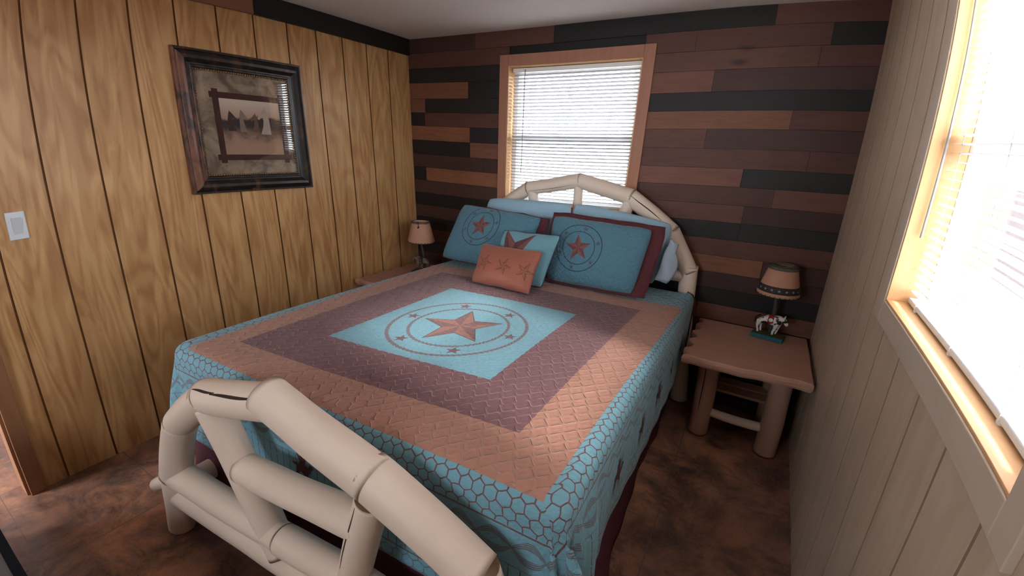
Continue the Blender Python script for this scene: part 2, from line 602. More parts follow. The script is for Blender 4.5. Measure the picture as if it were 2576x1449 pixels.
# ------------------------------------------------------------------ mesh helpers
class MB:
    def __init__(s):
        s.v = []
        s.f = []
        s.m = []

    def add(s, vs, fs, mi=0, xf=None):
        b = len(s.v)
        for p in vs:
            p = Vector(p)
            s.v.append(xf @ p if xf else p)
        for f in fs:
            s.f.append([i + b for i in f])
            s.m.append(mi)

    def box(s, x0, y0, z0, x1, y1, z1, mi=0, xf=None):
        vs = [(x, y, z) for z in (z0, z1) for y in (y0, y1) for x in (x0, x1)]
        s.add(vs, [(0, 2, 3, 1), (4, 5, 7, 6), (0, 1, 5, 4), (2, 6, 7, 3), (0, 4, 6, 2), (1, 3, 7, 5)], mi, xf)

    def lathe(s, prof, n=32, mi=0, xf=None, cap=True):
        """prof: list of (r,z)"""
        vs = []
        fs = []
        for r, z in prof:
            for k in range(n):
                a = 2 * pi * k / n
                vs.append((r * cos(a), r * sin(a), z))
        for i in range(len(prof) - 1):
            for k in range(n):
                a, b = i * n + k, i * n + (k + 1) % n
                fs.append((a, b, b + n, a + n))
        if cap:
            fs.append(tuple(range(n))[::-1])
            fs.append(tuple((len(prof) - 1) * n + k for k in range(n)))
        s.add(vs, fs, mi, xf)

    def tube(s, pts, rad, n=10, mi=0, closed=False):
        pts = [Vector(p) for p in pts]
        N = len(pts)
        rads = rad if isinstance(rad, (list, tuple)) else [rad] * N
        vs, fs = [], []
        up = Vector((0, 0, 1))
        prev = None
        for i, p in enumerate(pts):
            if closed:
                t = (pts[(i + 1) % N] - pts[i - 1]).normalized()
            else:
                t = (pts[min(i + 1, N - 1)] - pts[max(i - 1, 0)]).normalized()
            if prev is None:
                a = t.cross(up)
                if a.length < 1e-3:
                    a = t.cross(Vector((1, 0, 0)))
                a.normalize()
            else:
                a = (prev - t * prev.dot(t)).normalized()
            prev = a
            b = t.cross(a)
            for k in range(n):
                w = 2 * pi * k / n
                vs.append(p + (a * cos(w) + b * sin(w)) * rads[i])
        M_ = N if closed else N - 1
        for i in range(M_):
            for k in range(n):
                j = (i + 1) % N
                fs.append((i * n + k, i * n + (k + 1) % n, j * n + (k + 1) % n, j * n + k))
        if not closed:
            fs.append(tuple(range(n))[::-1])
            fs.append(tuple((N - 1) * n + k for k in range(n)))
        s.add(vs, fs, mi)

    def build(s, name, mats, parent=None, smooth=False, loc=None, mw=None):
        me = bpy.data.meshes.new(name)
        vs = s.v
        o = bpy.data.objects.new(name, me)
        if mw is not None:
            inv = mw.inverted()
            vs = [inv @ p for p in vs]
        elif loc is not None:
            l = Vector(loc)
            vs = [p - l for p in vs]
            mw = Matrix.Translation(l)
        me.from_pydata([tuple(p) for p in vs], [], s.f)
        for m in (mats if isinstance(mats, (list, tuple)) else [mats]):
            me.materials.append(m)
        me.polygons.foreach_set('material_index', s.m)
        if smooth:
            me.polygons.foreach_set('use_smooth', [True] * len(s.f))
        me.update()
        bm = bmesh.new()
        bm.from_mesh(me)
        bmesh.ops.recalc_face_normals(bm, faces=bm.faces)
        bm.to_mesh(me)
        bm.free()
        COL.objects.link(o)
        if parent is not None:
            o.parent = parent
            pw = parent_world(parent)
            o.matrix_basis = pw.inverted() @ (mw if mw is not None else Matrix.Identity(4))
        elif mw is not None:
            o.matrix_basis = mw
        return o


def parent_world(o):
    m = o.matrix_basis.copy()
    while o.parent:
        o = o.parent
        m = o.matrix_basis @ m
    return m


def tag(o, label=None, cat=None, group=None, kind=None):
    for k, v in (('label', label), ('category', cat), ('group', group), ('kind', kind)):
        if v:
            o[k] = v
    return o


def empty(name, loc, parent=None, rz=0.0):
    o = bpy.data.objects.new(name, None)
    o.empty_display_size = 0.1
    COL.objects.link(o)
    mw = Matrix.Translation(Vector(loc)) @ Matrix.Rotation(rz, 4, 'Z')
    if parent is not None:
        o.parent = parent
        mw = parent_world(parent).inverted() @ mw
    o.matrix_basis = mw
    return o


def bevel(o, w=0.003, seg=2):
    b = o.modifiers.new('bevel', 'BEVEL')
    b.width = w
    b.segments = seg
    b.limit_method = 'ANGLE'
    b.angle_limit = radians(40)
    return o


def wall_with_hole(mb, axis, pos, thick, a0, a1, z0, z1, ha0, ha1, hz0, hz1):
    """four boxes round an opening; axis 'y': wall in the xz plane"""
    def bx(p0, p1, q0, q1):
        if p1 - p0 < 1e-4 or q1 - q0 < 1e-4:
            return
        if axis == 'y':
            mb.box(p0, min(pos, pos + thick), q0, p1, max(pos, pos + thick), q1)
        else:
            mb.box(min(pos, pos + thick), p0, q0, max(pos, pos + thick), p1, q1)
    bx(a0, ha0, z0, z1)
    bx(ha1, a1, z0, z1)
    bx(ha0, ha1, z0, hz0)
    bx(ha0, ha1, hz1, z1)


# ------------------------------------------------------------------ structure
HX = -1.5                                   # hall beyond the left doorway
DY0, DY1, DZ = -3.46, -2.62, 2.03           # doorway in the left wall
mb = MB()
mb.box(HX - 0.1, YB - 0.1, -0.06, W + 0.15, 0.15, 0.0)
tag(mb.build('floor', M['floor']), kind='structure')
mb = MB()
mb.box(HX - 0.1, YB - 0.1, H, W + 0.15, 0.15, H + 0.1)
tag(mb.build('ceiling', M['ceiling']), kind='structure')


def grooved(mb, x, sgn, y0, y1, z0, z1, gs):
    """panel face in the yz plane at x, grooves cut away from the room. sgn: +1 face looks +x"""
    w, dp = 0.0045, 0.007
    prof = [(y0, 0, 0)]
    for g_ in sorted(gs):
        if y0 + 0.01 < g_ < y1 - 0.01:
            prof += [(g_ - w, 0, 1), (g_ - w * 0.75, dp, 1), (g_ + w * 0.75, dp, 1), (g_ + w, 0, 0)]
    prof.append((y1, 0, 0))
    for i in range(len(prof) - 1):
        (ya, da, ma), (yb, db, _) = prof[i], prof[i + 1]
        vs = [(x - sgn * da, ya, z0), (x - sgn * db, yb, z0), (x - sgn * db, yb, z1), (x - sgn * da, ya, z1)]
        mb.add(vs, [(0, 1, 2, 3)], ma)


GL = [(t - 1.105) * 2.61 for t in (0.1615, 0.243, 0.324, 0.4041, 0.4821, 0.5606, 0.6371, 0.7148, 0.7902, 0.8662, 0.9439, 1.0216)]
GL += [GL[0] - 0.204 * k for k in range(1, 12)]
mb = MB()
grooved(mb, 0.0, 1, DY1, 0.0, 0.0, H, GL)
grooved(mb, 0.0, 1, YB, DY0, 0.0, H, GL)
grooved(mb, 0.0, 1, DY0, DY1, DZ, H, GL)
wall_with_hole(mb, 'x', -0.012, -0.1, YB, 0.0, 0.0, H, DY0, DY1, -1, DZ)
wl = mb.build('wall_left', [M['ply_left'], M['groove']])
tag(wl, kind='structure')

# plank wall at the far end, a row of stained boards at a time
B, D, K, O, R2 = (0.105, 0.040, 0.028), (0.060, 0.026, 0.021), (0.016, 0.012, 0.012), (0.215, 0.085, 0.045), (0.155, 0.062, 0.040)
rows = [
    [(0, D), (0.62, B), (1.231, K), (2.472, B)],
    [(0, B), (1.30, B), (2.10, B), (2.737, K)],
    [(0, K), (0.835, K), (1.30, R2), (2.70, B)],
    [(0, O), (0.562, K), (1.5, R2), (2.219, D)],
    [(0, R2), (0.150, K), (1.5, K)],
    [(0, K), (0.145, B), (0.95, D), (1.6, O), (2.63, B)],
    [(0, O), (0.574, K), (1.2, B), (2.231, D)],
    [(0, K), (0.577, R2), (1.4, B), (2.75, B)],
    [(0, D), (0.7, D), (1.5, R2), (2.456, K)],
    [(0, K), (0.133, O), (1.2, D), (1.9, B), (2.629, R2)],
    [(0, D), (0.9, B), (1.7, B), (2.5, D)],
    [(0, K), (0.5, K), (1.3, K), (2.5, K)],
    [(0, D), (0.8, B), (2.2, B)],
    [(0, K), (1.0, B), (1.9, O), (2.651, D)],
    [(0, B), (1.2, D), (2.1, D)],
    [(0, K), (0.9, K), (2.3, K)],
    [(0, D), (1.4, B), (2.36, R2)],
    [(0, B), (0.8, K), (1.9, D)],
    [(0, D), (1.1, B), (2.6, D)],
    [(0, B), (1.6, D)], [(0, K), (1.1, B), (2.2, D)], [(0, D), (1.5, K)], [(0, B), (1.2, D)],
]
zb = [2.284, 2.187, 2.084, 1.986, 1.877, 1.780, 1.684, 1.580, 1.475, 1.375, 1.273, 1.172]
while zb[-1] > 0.05:
    zb.append(zb[-1] - 0.1015)
mb = MB()
pc = []
rnd = random.Random(3)
for i in range(len(zb) - 1):
    z1, z0 = zb[i] - 0.0008, max(zb[i + 1] + 0.0008, 0.0)
    rw = rows[i % len(rows)]
    for j, (x0, c) in enumerate(rw):
        x1 = rw[j + 1][0] if j + 1 < len(rw) else W
        # keep the boards off the window opening
        spans = [(x0, x1)]
        if z0 < WZ1 + 0.02 and z1 > WZ0 - 0.02:
            spans = [(max(x0, 0), min(x1, BX0)), (max(x0, BX1), x1)]
        for (p, q) in spans:
            if q - p < 0.01:
                continue
            dz = rnd.uniform(0, 0.0025)
            for (zz0, zz1) in [(z0, z1)]:
                nf = len(mb.f)
                mb.box(p + 0.0006, -0.001 - dz, zz0, q - 0.0006, 0.012, zz1)
                f_ = rnd.uniform(0.85, 1.2)
                pc += [(c[0] * f_, c[1] * f_, c[2] * f_)] * (len(mb.f) - nf)
nf = len(mb.f)
wall_with_hole(mb, 'y', 0.011, 0.11, -0.1, W + 0.1, 0.0, H, BX0, BX1, WZ0, WZ1)
pc += [(0.01, 0.008, 0.008)] * (len(mb.f) - nf)
wb = mb.build('wall_back', M['planks'])
at = wb.data.attributes.new('plank', 'FLOAT_COLOR', 'FACE')
at.data.foreach_set('color', [x for c in pc for x in (c[0], c[1], c[2], 1.0)])
tag(wb, kind='structure')

GR = [-1.551 + 0.204 * k for k in range(-14, 8)]
mb = MB()
for (a, b, c, d) in ((YB, RY0, 0, H), (RY1, 0, 0, H), (RY0, RY1, 0, WZ0), (RY0, RY1, WZ1, H)):
    grooved(mb, W, -1, a, b, c, d, GR)
wall_with_hole(mb, 'x', W + 0.012, 0.10, YB, 0.0, 0.0, H, RY0, RY1, WZ0, WZ1)
tag(mb.build('wall_right', [M['ply_right_hazed'], M['groove_right_hazed']]), kind='structure')

# unseen wall behind the camera, its window added and sized as fill light
FX0, FX1, FZ0, FZ1 = 1.0, 1.9, 1.182, 2.07
mb = MB()
wall_with_hole(mb, 'y', YB, -0.1, 0.0, W, 0.0, H, FX0, FX1, FZ0, FZ1)
tag(mb.build('wall_front', M['ply_right_hazed']), kind='structure')
portal('daylight_fill_window', ((FX0 + FX1) / 2, YB - 0.12, (FZ0 + FZ1) / 2), (pi / 2, 0, 0), FX1 - FX0, FZ1 - FZ0)

# hall beyond the doorway
mb = MB()
mb.box(HX - 0.1, YB - 0.1, 0, HX, -1.6, H)
mb.box(HX, -1.7, 0, -0.112, -1.6, H)
wall_with_hole(mb, 'y', YB, -0.1, HX, 0.0, 0.0, H, -1.25, -0.35, 0.05, 2.05)
tag(mb.build('wall_hall', M['hall']), kind='structure')
portal('daylight_hall_door', (-0.8, YB - 0.12, 1.05), (pi / 2, 0, 0), 0.9, 2.0)

mb = MB()
mb.box(-12, -16, -0.62, 3.2, 10, -0.6)
mb.box(3.2, -16, -0.62, 60, 70, -0.6)
tag(mb.build('ground', M['dirt']), kind='structure')

# ceiling frieze boards on the left wall
mb = MB()
mb.box(0.0, -1.219, 2.174, 0.018, -0.002, H)
tag(bevel(mb.build('trim_1', M['frieze']), 0.002), kind='structure')
mb = MB()
mb.box(0.0, -2.7, 2.174, 0.018, -1.221, H)
tag(bevel(mb.build('trim_2', M['frieze2']), 0.002), kind='structure')
# doorway casing and jamb
mb = MB()
mb.box(0.0, DY1 - 0.004, 0, 0.020, -2.557, DZ + 0.06)
mb.box(0.0, DY0 - 0.06, 0, 0.020, DY0 + 0.004, DZ + 0.06)
mb.box(0.0, DY0 - 0.06, DZ - 0.004, 0.020, -2.557, DZ + 0.065)
mb.box(-0.115, DY1 - 0.018, 0, 0.0, DY1 + 0.001, DZ)
mb.box(-0.115, DY0, 0, 0.0, DY0 + 0.018, DZ)
mb.box(-0.115, DY0, DZ - 0.018, 0.0, DY1, DZ)
tag(bevel(mb.build('trim_3', M['door_trim']), 0.002), kind='structure')


# ------------------------------------------------------------------ windows and blinds
def window(name, xf, w, h, casing_mat, cw, bottom_apron, head=True, sill_ext=0.0):
    """local frame: x across 0..w, y outwards (into the wall), z up 0..h"""
    root = empty(name, (0, 0, 0))
    root.matrix_basis = xf
    tag(root, kind='structure')

    def bld(mb, nm, mat, par=root, bv=0.002):
        o = mb.build(nm, mat)
        o.parent = par
        if bv:
            bevel(o, bv)
        return o
    mb = MB()
    t = 0.016
    mb.box(-cw, -t, -cw, 0.0, 0.0, h + cw)
    mb.box(w, -t, -cw, w + cw, 0.0, h + cw)
    mb.box(0.0, -t, h, w, 0.0, h + cw)
    mb.box(0.0, -t, -cw, w, 0.0, 0.0)
    bld(mb, 'window_casing', casing_mat)
    mb = MB()
    j = 0.006
    mb.box(0, -0.012, 0, j, 0.075, h)
    mb.box(w - j, -0.012, 0, w, 0.075, h)
    mb.box(j, -0.012, 0, w - j, 0.075, j)
    mb.box(j, -0.012, h - j, w - j, 0.075, h)
    bld(mb, 'window_jamb', M['jamb'], bv=0.001)
    mb = MB()
    f = 0.038
    for (a, b, c, d, y0, y1) in ((0, f, 0, h, .076, .12), (w - f, w, 0, h, .076, .12), (f, w - f, 0, f, .076, .12),
                                 (f, w - f, h - f, h, .076, .12), (f, w - f, h * 0.5 - 0.02, h * 0.5 + 0.02, .08, .115)):
        mb.box(a, y0, c, b, y1, d)
    fr = bld(mb, 'window_frame', M['vinyl'])
    for (z0, z1, yy) in ((f, h * 0.5 - 0.02, 0.092), (h * 0.5 + 0.02, h - f, 0.102)):
        mb = MB()
        mb.box(f, yy, z0, w - f, yy + 0.003, z1)
        g_ = mb.build('window_pane', M['glass'])
        g_.parent = root
    mb = MB()
    mb.add([(f, .118, f), (w - f, .118, f), (w - f, .118, h * .5), (f, .118, h * .5)], [(0, 1, 2, 3)])
    s_ = mb.build('insect_screen', M['screen'])
    s_.parent = root
    return root


def blind(xf, w, h, label, wand_x, wand_len, ladders, tilt=-20, wand=True, slat='slat'):
    """mini blind; local frame as the window's, hung inside the opening"""
    root = empty('window_blind', (0, 0, 0))
    root.matrix_basis = xf
    tag(root, label, 'blind')
    y0 = 0.045
    m = 0.014

    def bld(mb, nm, mat, sm=False):
        o = mb.build(nm, mat, smooth=sm)
        o.parent = root
        return o
    mb = MB()
    mb.box(m, y0 - 0.014, h - 0.034, w - m, y0 + 0.014, h - 0.009)
    bevel(bld(mb, 'head_rail', M['vinyl']), 0.002)
    pitch = 0.0215
    zt, zb_ = h - 0.050, 0.030
    n = int((zt - zb_) / pitch)
    mb = MB()
    ta = radians(tilt)
    rr = random.Random(int(w * 1000))
    for i in range(n + 1):
        z = zt - i * pitch
        wob = rr.uniform(-0.03, 0.03)
        vs = []
        for xx in (m + 0.002, w / 2, w - m - 0.002):
            for k in range(5):
                s_ = (k / 4 - 0.5)
                a = ta + wob
                crown = 0.0022 * (1 - 4 * s_ * s_)
                vs.append((xx, y0 + s_ * 0.025 * cos(a) - crown * sin(a), z + s_ * 0.025 * sin(a) + crown * cos(a)))
        fs = [(q * 5 + k, (q + 1) * 5 + k, (q + 1) * 5 + k + 1, q * 5 + k + 1) for q in range(2) for k in range(4)]
        mb.add(vs, fs)
    bld(mb, 'slats', M[slat], True)
    mb = MB()
    mb.box(m, y0 - 0.012, 0.009, w - m, y0 + 0.012, 0.024)
    bevel(bld(mb, 'bottom_rail', M['rail_blue']), 0.004, 3)
    for lx in ladders:
        mb = MB()
        for yy in (y0 - 0.0125, y0 + 0.0125):
            mb.tube([(lx, yy, 0.012), (lx, yy, h - 0.03)], 0.0009, 6)
        mb.box(lx - 0.005, y0 - 0.0135, 0.002, lx + 0.005, y0 - 0.004, 0.012)
        bld(mb, 'ladder_cord', M['cord'])
    if wand:
        mb = MB()
        mb.tube([(wand_x, y0 - 0.024, h - 0.02), (wand_x + 0.002, y0 - 0.026, h - 0.02 - wand_len)], 0.0034, 8)
        bld(mb, 'tilt_wand', M['wand'], True)
    return root


xb = Matrix.Translation((BX0, 0, WZ0))
wB, hB = BX1 - BX0, WZ1 - WZ0
window('window_1', xb, wB, hB, M['casing_cedar'], 0.067, True)
blind(xb, wB, hB, 'white mini blind in the cedar-cased window behind the headboard', 0.115, 0.66, (0.155, 0.45, 0.735), tilt=-24, slat='slat_far_shaded')
xr = Matrix.Translation((W, RY1, WZ0)) @ Matrix.Rotation(-pi / 2, 4, 'Z')
wR = RY1 - RY0
window('window_2', xr, wR, hB, M['casing_pale'], 0.062, True)
blind(xr, wR, hB, 'white mini blind in the pale-cased window of the right wall', 0.020, 0.68, (0.10, 0.40, 0.69), tilt=-5)
xf_ = Matrix.Translation((FX1, YB, FZ0)) @ Matrix.Rotation(pi, 4, 'Z')
window('fill_window', xf_, FX1 - FX0, FZ1 - FZ0, M['casing_pale'], 0.06, True)
# no blind here: this added fill window is behind the camera


# ------------------------------------------------------------------ logs
def log(name, p0, p1, r0, r1=None, parent=None, mat='log', seed=0, crack=None, n=28, end=(0.35, 0.35), smooth=True):
    """one peeled log with its own frame; crack = (angle, t0, t1, width)"""
    r1 = r0 if r1 is None else r1
    p0, p1 = Vector(p0), Vector(p1)
    L = (p1 - p0).length
    z = (p1 - p0).normalized()
    ref = Vector((0, -1, 0)) if abs(z.y) < 0.9 else Vector((1, 0, 0))
    y = (ref - z * ref.dot(z)).normalized()      # local y looks at the room's camera side
    x = y.cross(z)
    mw = Matrix((x, y, z)).transposed().to_4x4()
    mw.translation = p0
    rd = random.Random(seed * 13 + 5)
    ph = [rd.uniform(0, 6.28) for _ in range(6)]
    rings = []
    ne = 5
    e0, e1 = r0 * end[0], r1 * end[1]
    for i in range(ne):
        a = i / ne * pi / 2
        rings.append((e0 * (1 - cos(pi / 2 - a)) if False else e0 * (1 - sin(a)) * 1.0, (r0 - e0) + e0 * cos(pi / 2 - a) if False else (r0 - e0) + e0 * sin(a) ** 0.5 * 1.0, 0))
    rings = []
    for i in range(ne):
        a = (i + 0.3) / ne * pi / 2
        rings.append((e0 * (1 - sin(a)), (r0 - e0) + e0 * sin(math.acos(max(-1, min(1, 1 - sin(a)))))))
    mid = max(6, int(L / 0.03))
    body = [(e0 + (L - e0 - e1) * i / mid, None) for i in range(mid + 1)]
    tail = [(L - zz, None) for zz, rr in rings][::-1]
    prof = [(zz, (rr / r0)) for zz, rr in rings] + [(zz, 1.0) for zz, _ in body] + \
           [(L - zz, rr / r0) for zz, rr in rings[::-1]]
    mb = MB()
    vs = []
    for zz, k in prof:
        t = min(1, max(0, zz / L))
        rr = (r0 + (r1 - r0) * t) * k
        for q in range(n):
            a = 2 * pi * q / n
            w = 1 + 0.018 * sin(2 * a + ph[0] + 2 * t) + 0.012 * sin(3 * a + ph[1]) + 0.02 * sin(5 * t * L / 0.3 + ph[2]) * 0.6 \
                + 0.008 * sin(zz * 23 + ph[3] + a)
            bx_ = 0.006 * sin(pi * t) * sin(ph[4])
            vs.append((rr * w * cos(a) + bx_, rr * w * sin(a) + 0.004 * sin(pi * t) * sin(ph[5]), zz))
    R_ = len(prof)
    fs = [(i * n + q, i * n + (q + 1) % n, (i + 1) * n + (q + 1) % n, (i + 1) * n + q) for i in range(R_ - 1) for q in range(n)]
    fs.append(tuple(range(n))[::-1])
    fs.append(tuple((R_ - 1) * n + q for q in range(n)))
    mb.add(vs, fs)
    if crack:
        cs = crack if isinstance(crack, list) else [crack]
        for (ca, t0, t1, cw) in cs:
            N = 14
            pv = []
            for i in range(N + 1):
                s_ = i / N
                t = t0 + (t1 - t0) * s_
                rr = (r0 + (r1 - r0) * t)
                a = ca + 0.10 * sin(s_ * 5 + seed) * 0.4
                hw = cw * sqrt(max(0.0, sin(pi * min(0.97, max(0.03, s_))))) * 0.5 / rr
                w = 1 + 0.018 * sin(2 * a + ph[0] + 2 * t) + 0.012 * sin(3 * a + ph[1]) + 0.02 * sin(5 * t * L / 0.3 + ph[2]) * 0.6 \
                    + 0.008 * sin(t * L * 23 + ph[3] + a)
                bx_ = 0.006 * sin(pi * t) * sin(ph[4])
                by_ = 0.004 * sin(pi * t) * sin(ph[5])
                for sg in (-1, 0, 1):
                    aa = a + sg * hw
                    pr = rr * w * (1.018 if sg == 0 else 1.006)
                    pv.append((pr * cos(aa) + bx_, pr * sin(aa) + by_, t * L))
            fc = [(i * 3 + k, i * 3 + k + 1, i * 3 + k + 4, i * 3 + k + 3) for i in range(N) for k in range(2)]
            mb.add(pv, fc, 1)
    o = mb.build(name, [M[mat], M['crack']], smooth=smooth)
    if parent is not None:
        o.parent = parent
        o.matrix_basis = parent_world(parent).inverted() @ mw
    else:
        o.matrix_basis = mw
    return o


# ------------------------------------------------------------------ bed frame
bed = empty('log_bed', (1.52, -1.2, 0))
tag(bed, 'peeled pale log bed frame with arched headboard and footboard', 'bed')
fb = empty('footboard', (1.52, -2.26, 0), bed)
hb = empty('headboard', (1.53, -0.12, 0), bed)


def P(x, z):            # footboard plane, slightly turned
    return (x, -2.262 + 0.038 * (x - 1.52), z)


fC, fB_, fA, fT = P(0.815, 0.300), P(0.950, 0.585), P(1.178, 0.762), P(1.520, 0.850)
gA, gB, gC = P(1.860, 0.745), P(2.180, 0.615), P(2.305, 0.300)


def ext(a, b, e0, e1):
    a, b = Vector(a), Vector(b)
    d = (b - a).normalized()
    return a - d * e0, b + d * e1


a, b = ext(P(0.745, 0.0), fC, 0.0, 0.045)
log('post', a, b, 0.050, 0.054, fb, seed=1, end=(0.2, 0.3))
log('arch_log', *ext(fC, fB_, 0.004, 0.012), 0.056, 0.056, fb, seed=2)
log('arch_log', *ext(fB_, fA, 0.004, 0.012), 0.056, 0.058, fb, seed=3)
log('arch_log', *ext(fA, fT, 0.02, 0.0), 0.057, 0.056, fb, seed=4, crack=[(0.78, 0.05, 0.42, 0.008), (0.92, 0.36, 0.95, 0.010)])
log('arch_log', *ext(fT, gA, 0.045, 0.022), 0.058, 0.0595, fb, seed=5)
log('arch_log', *ext(gA, gB, 0.012, 0.02), 0.0585, 0.057, fb, seed=6)
log('arch_log', *ext(gB, gC, 0.0, 0.02), 0.058, 0.056, fb, seed=7)
a, b = ext(P(2.325, 0.0), gC, 0.0, 0.03)
log('post', a, b, 0.052, 0.056, fb, seed=8, end=(0.2, 0.3))
log('strut', P(1.180, 0.735), P(1.440, 0.255), 0.049, 0.047, fb, seed=9)
log('strut', P(1.872, 0.690), P(1.745, 0.255), 0.050, 0.048, fb, seed=10, crack=(1.9, 0.03, 0.6, 0.006))
log('rail', P(1.300, 0.535), P(1.835, 0.578), 0.047, 0.050, fb, seed=11, end=(0.5, 0.2))
log('rail', P(0.790, 0.305), P(1.455, 0.325), 0.052, 0.046, fb, seed=12, end=(0.5, 0.2))
log('rail', P(1.455, 0.320), P(1.790, 0.345), 0.049, 0.049, fb, seed=13, end=(0.15, 0.2))
log('rail', P(1.790, 0.340), P(2.300, 0.330), 0.049, 0.049, fb, seed=16, end=(0.15, 0.2))
log('bottom_rail', P(0.770, 0.200), P(2.310, 0.250), 0.046, 0.050, fb, seed=14, end=(0.4, 0.2), crack=(0.9, 0.52, 0.66, 0.003))
log('tenon', (0.800, -2.292, 0.268), (0.648, -2.310, 0.178), 0.031, 0.027, fb, seed=15, n=16, end=(0.15, 0.15))
log('peg', (0.780, -2.270, 0.290), (0.690, -2.285, 0.262), 0.020, 0.018, fb, seed=17, n=14, end=(0.15, 0.15))


def Q(x, z):
    return (x, -0.092, z)


hT = Q(1.530, 1.372)
hA, hB_, hC = Q(1.150, 1.300), Q(0.895, 1.112), Q(0.765, 0.872)
kA, kB, kC = Q(1.880, 1.290), Q(2.148, 1.103), Q(2.285, 0.872)
log('post', Q(0.735, 0.0), Vector(hC) + Vector((0, 0, 0.03)), 0.050, 0.050, hb, seed=21, end=(0.2, 0.4))
log('arch_log', *ext(hC, hB_, 0.004, 0.012), 0.047, 0.047, hb, seed=22)
log('arch_log', *ext(hB_, hA, 0.004, 0.012), 0.048, 0.046, hb, seed=23)
log('arch_log', *ext(hA, hT, 0.004, 0.012), 0.046, 0.048, hb, seed=24, crack=(2.0, 0.05, 0.9, 0.003))
log('arch_log', *ext(hT, kA, 0.004, 0.012), 0.048, 0.050, hb, seed=25)
log('arch_log', *ext(kA, kB, 0.004, 0.012), 0.050, 0.050, hb, seed=26, crack=(1.2, 0.02, 0.72, 0.006))
log('arch_log', *ext(kB, kC, 0.004, 0.012), 0.050, 0.050, hb, seed=27)
log('post', Q(2.350, 0.0), Vector(kC) + Vector((0.0, 0, 0.03)), 0.052, 0.048, hb, seed=28, end=(0.2, 0.4))
log('strut', Q(1.530, 1.34), Q(1.530, 0.84), 0.031, 0.033, hb, seed=29, n=18)
log('strut', Q(1.185, 1.30), Q(1.290, 0.84), 0.037, 0.037, hb, seed=30, n=18)
log('strut', Q(1.880, 1.27), Q(1.770, 0.84), 0.040, 0.037, hb, seed=31, n=18)
log('rail', Q(0.775, 0.835), Q(2.315, 0.835), 0.038, 0.038, hb, seed=32)
log('side_rail', (0.805, -2.235, 0.230), (0.805, -0.14, 0.230), 0.042, 0.042, bed, seed=33)
log('side_rail', (2.225, -2.180, 0.230), (2.225, -0.14, 0.230), 0.042, 0.042, bed, seed=34)
# bed slats are hidden; the box spring rests on the side rails
mb = MB()
mb.box(0.75, -2.12, 0.277, 2.28, -0.17, 0.50)
o = bevel(mb.build('box_spring', M['mattress'], loc=(1.51, -1.15, 0.277)), 0.03, 3)
tag(o, 'box spring under the mattress of the log bed, behind its skirt', 'box spring')
mb = MB()
mb.box(0.71, -2.12, 0.502, 2.30, -0.16, 0.748)
o = bevel(mb.build('mattress', M['mattress'], loc=(1.51, -1.15, 0.502)), 0.045, 4)
tag(o, 'mattress under the star coverlet on the log bed', 'mattress')

# ------------------------------------------------------------------ bed skirt
XL, XR, YF, YH, TZ = 0.665, 2.350, -2.140, -0.150, 0.770


def skirt_path():
    pts = []
    yl = -2.140
    for i in range(60):
        y = -0.20 + (yl + 0.20) * i / 59
        pts.append((0.735, y, (-1, 0)))
    for i in range(50):
        x = 0.735 + (2.285 - 0.735) * (i + 1) / 51
        pts.append((x, -2.142 + 0.02 * (x - 1.5), (0, -1)))
    for i in range(60):
        y = -2.12 + (-0.20 + 2.12) * i / 59
        pts.append((2.285, y, (1, 0)))
    return pts


mb = MB()
sp = skirt_path()
N = len(sp)
NZ = 14
vs = []
for i, (x, y, (nx, ny)) in enumerate(sp):
    for j in range(NZ + 1):
        t = j / NZ                      # 0 top .. 1 floor
        z = 0.49 * (1 - t) + 0.004
        wv = 0.007 * t * sin(i * 0.33) + 0.003 * t * sin(i * 0.8 + 1)
        out = wv + 0.018 * t
        if ny < 0:
            out = min(out * 0.5, 0.012)
        # the far left corner is pushed out
        cl = math.exp(-((x - 0.735) ** 2 + (y + 2.14) ** 2) / 0.06)
        cr = math.exp(-((x - 2.285) ** 2 + (y + 2.12) ** 2) / 0.25)
        ox = nx * out - cl * 0.16 * t + (cr * 0.16 * t if nx >= 0 else 0)
        vs.append((x + ox, y + ny * out, z))
fs = [(i * (NZ + 1) + j, (i + 1) * (NZ + 1) + j, (i + 1) * (NZ + 1) + j + 1, i * (NZ + 1) + j + 1) for i in range(N - 1) for j in range(NZ)]
mb.add(vs, fs)
o = mb.build('bed_skirt', M['skirt'], smooth=True)
sm = o.modifiers.new('thick', 'SOLIDIFY')
sm.thickness = 0.003
tag(o, 'dark maroon bed skirt reaching the floor under the coverlet', 'bed skirt')


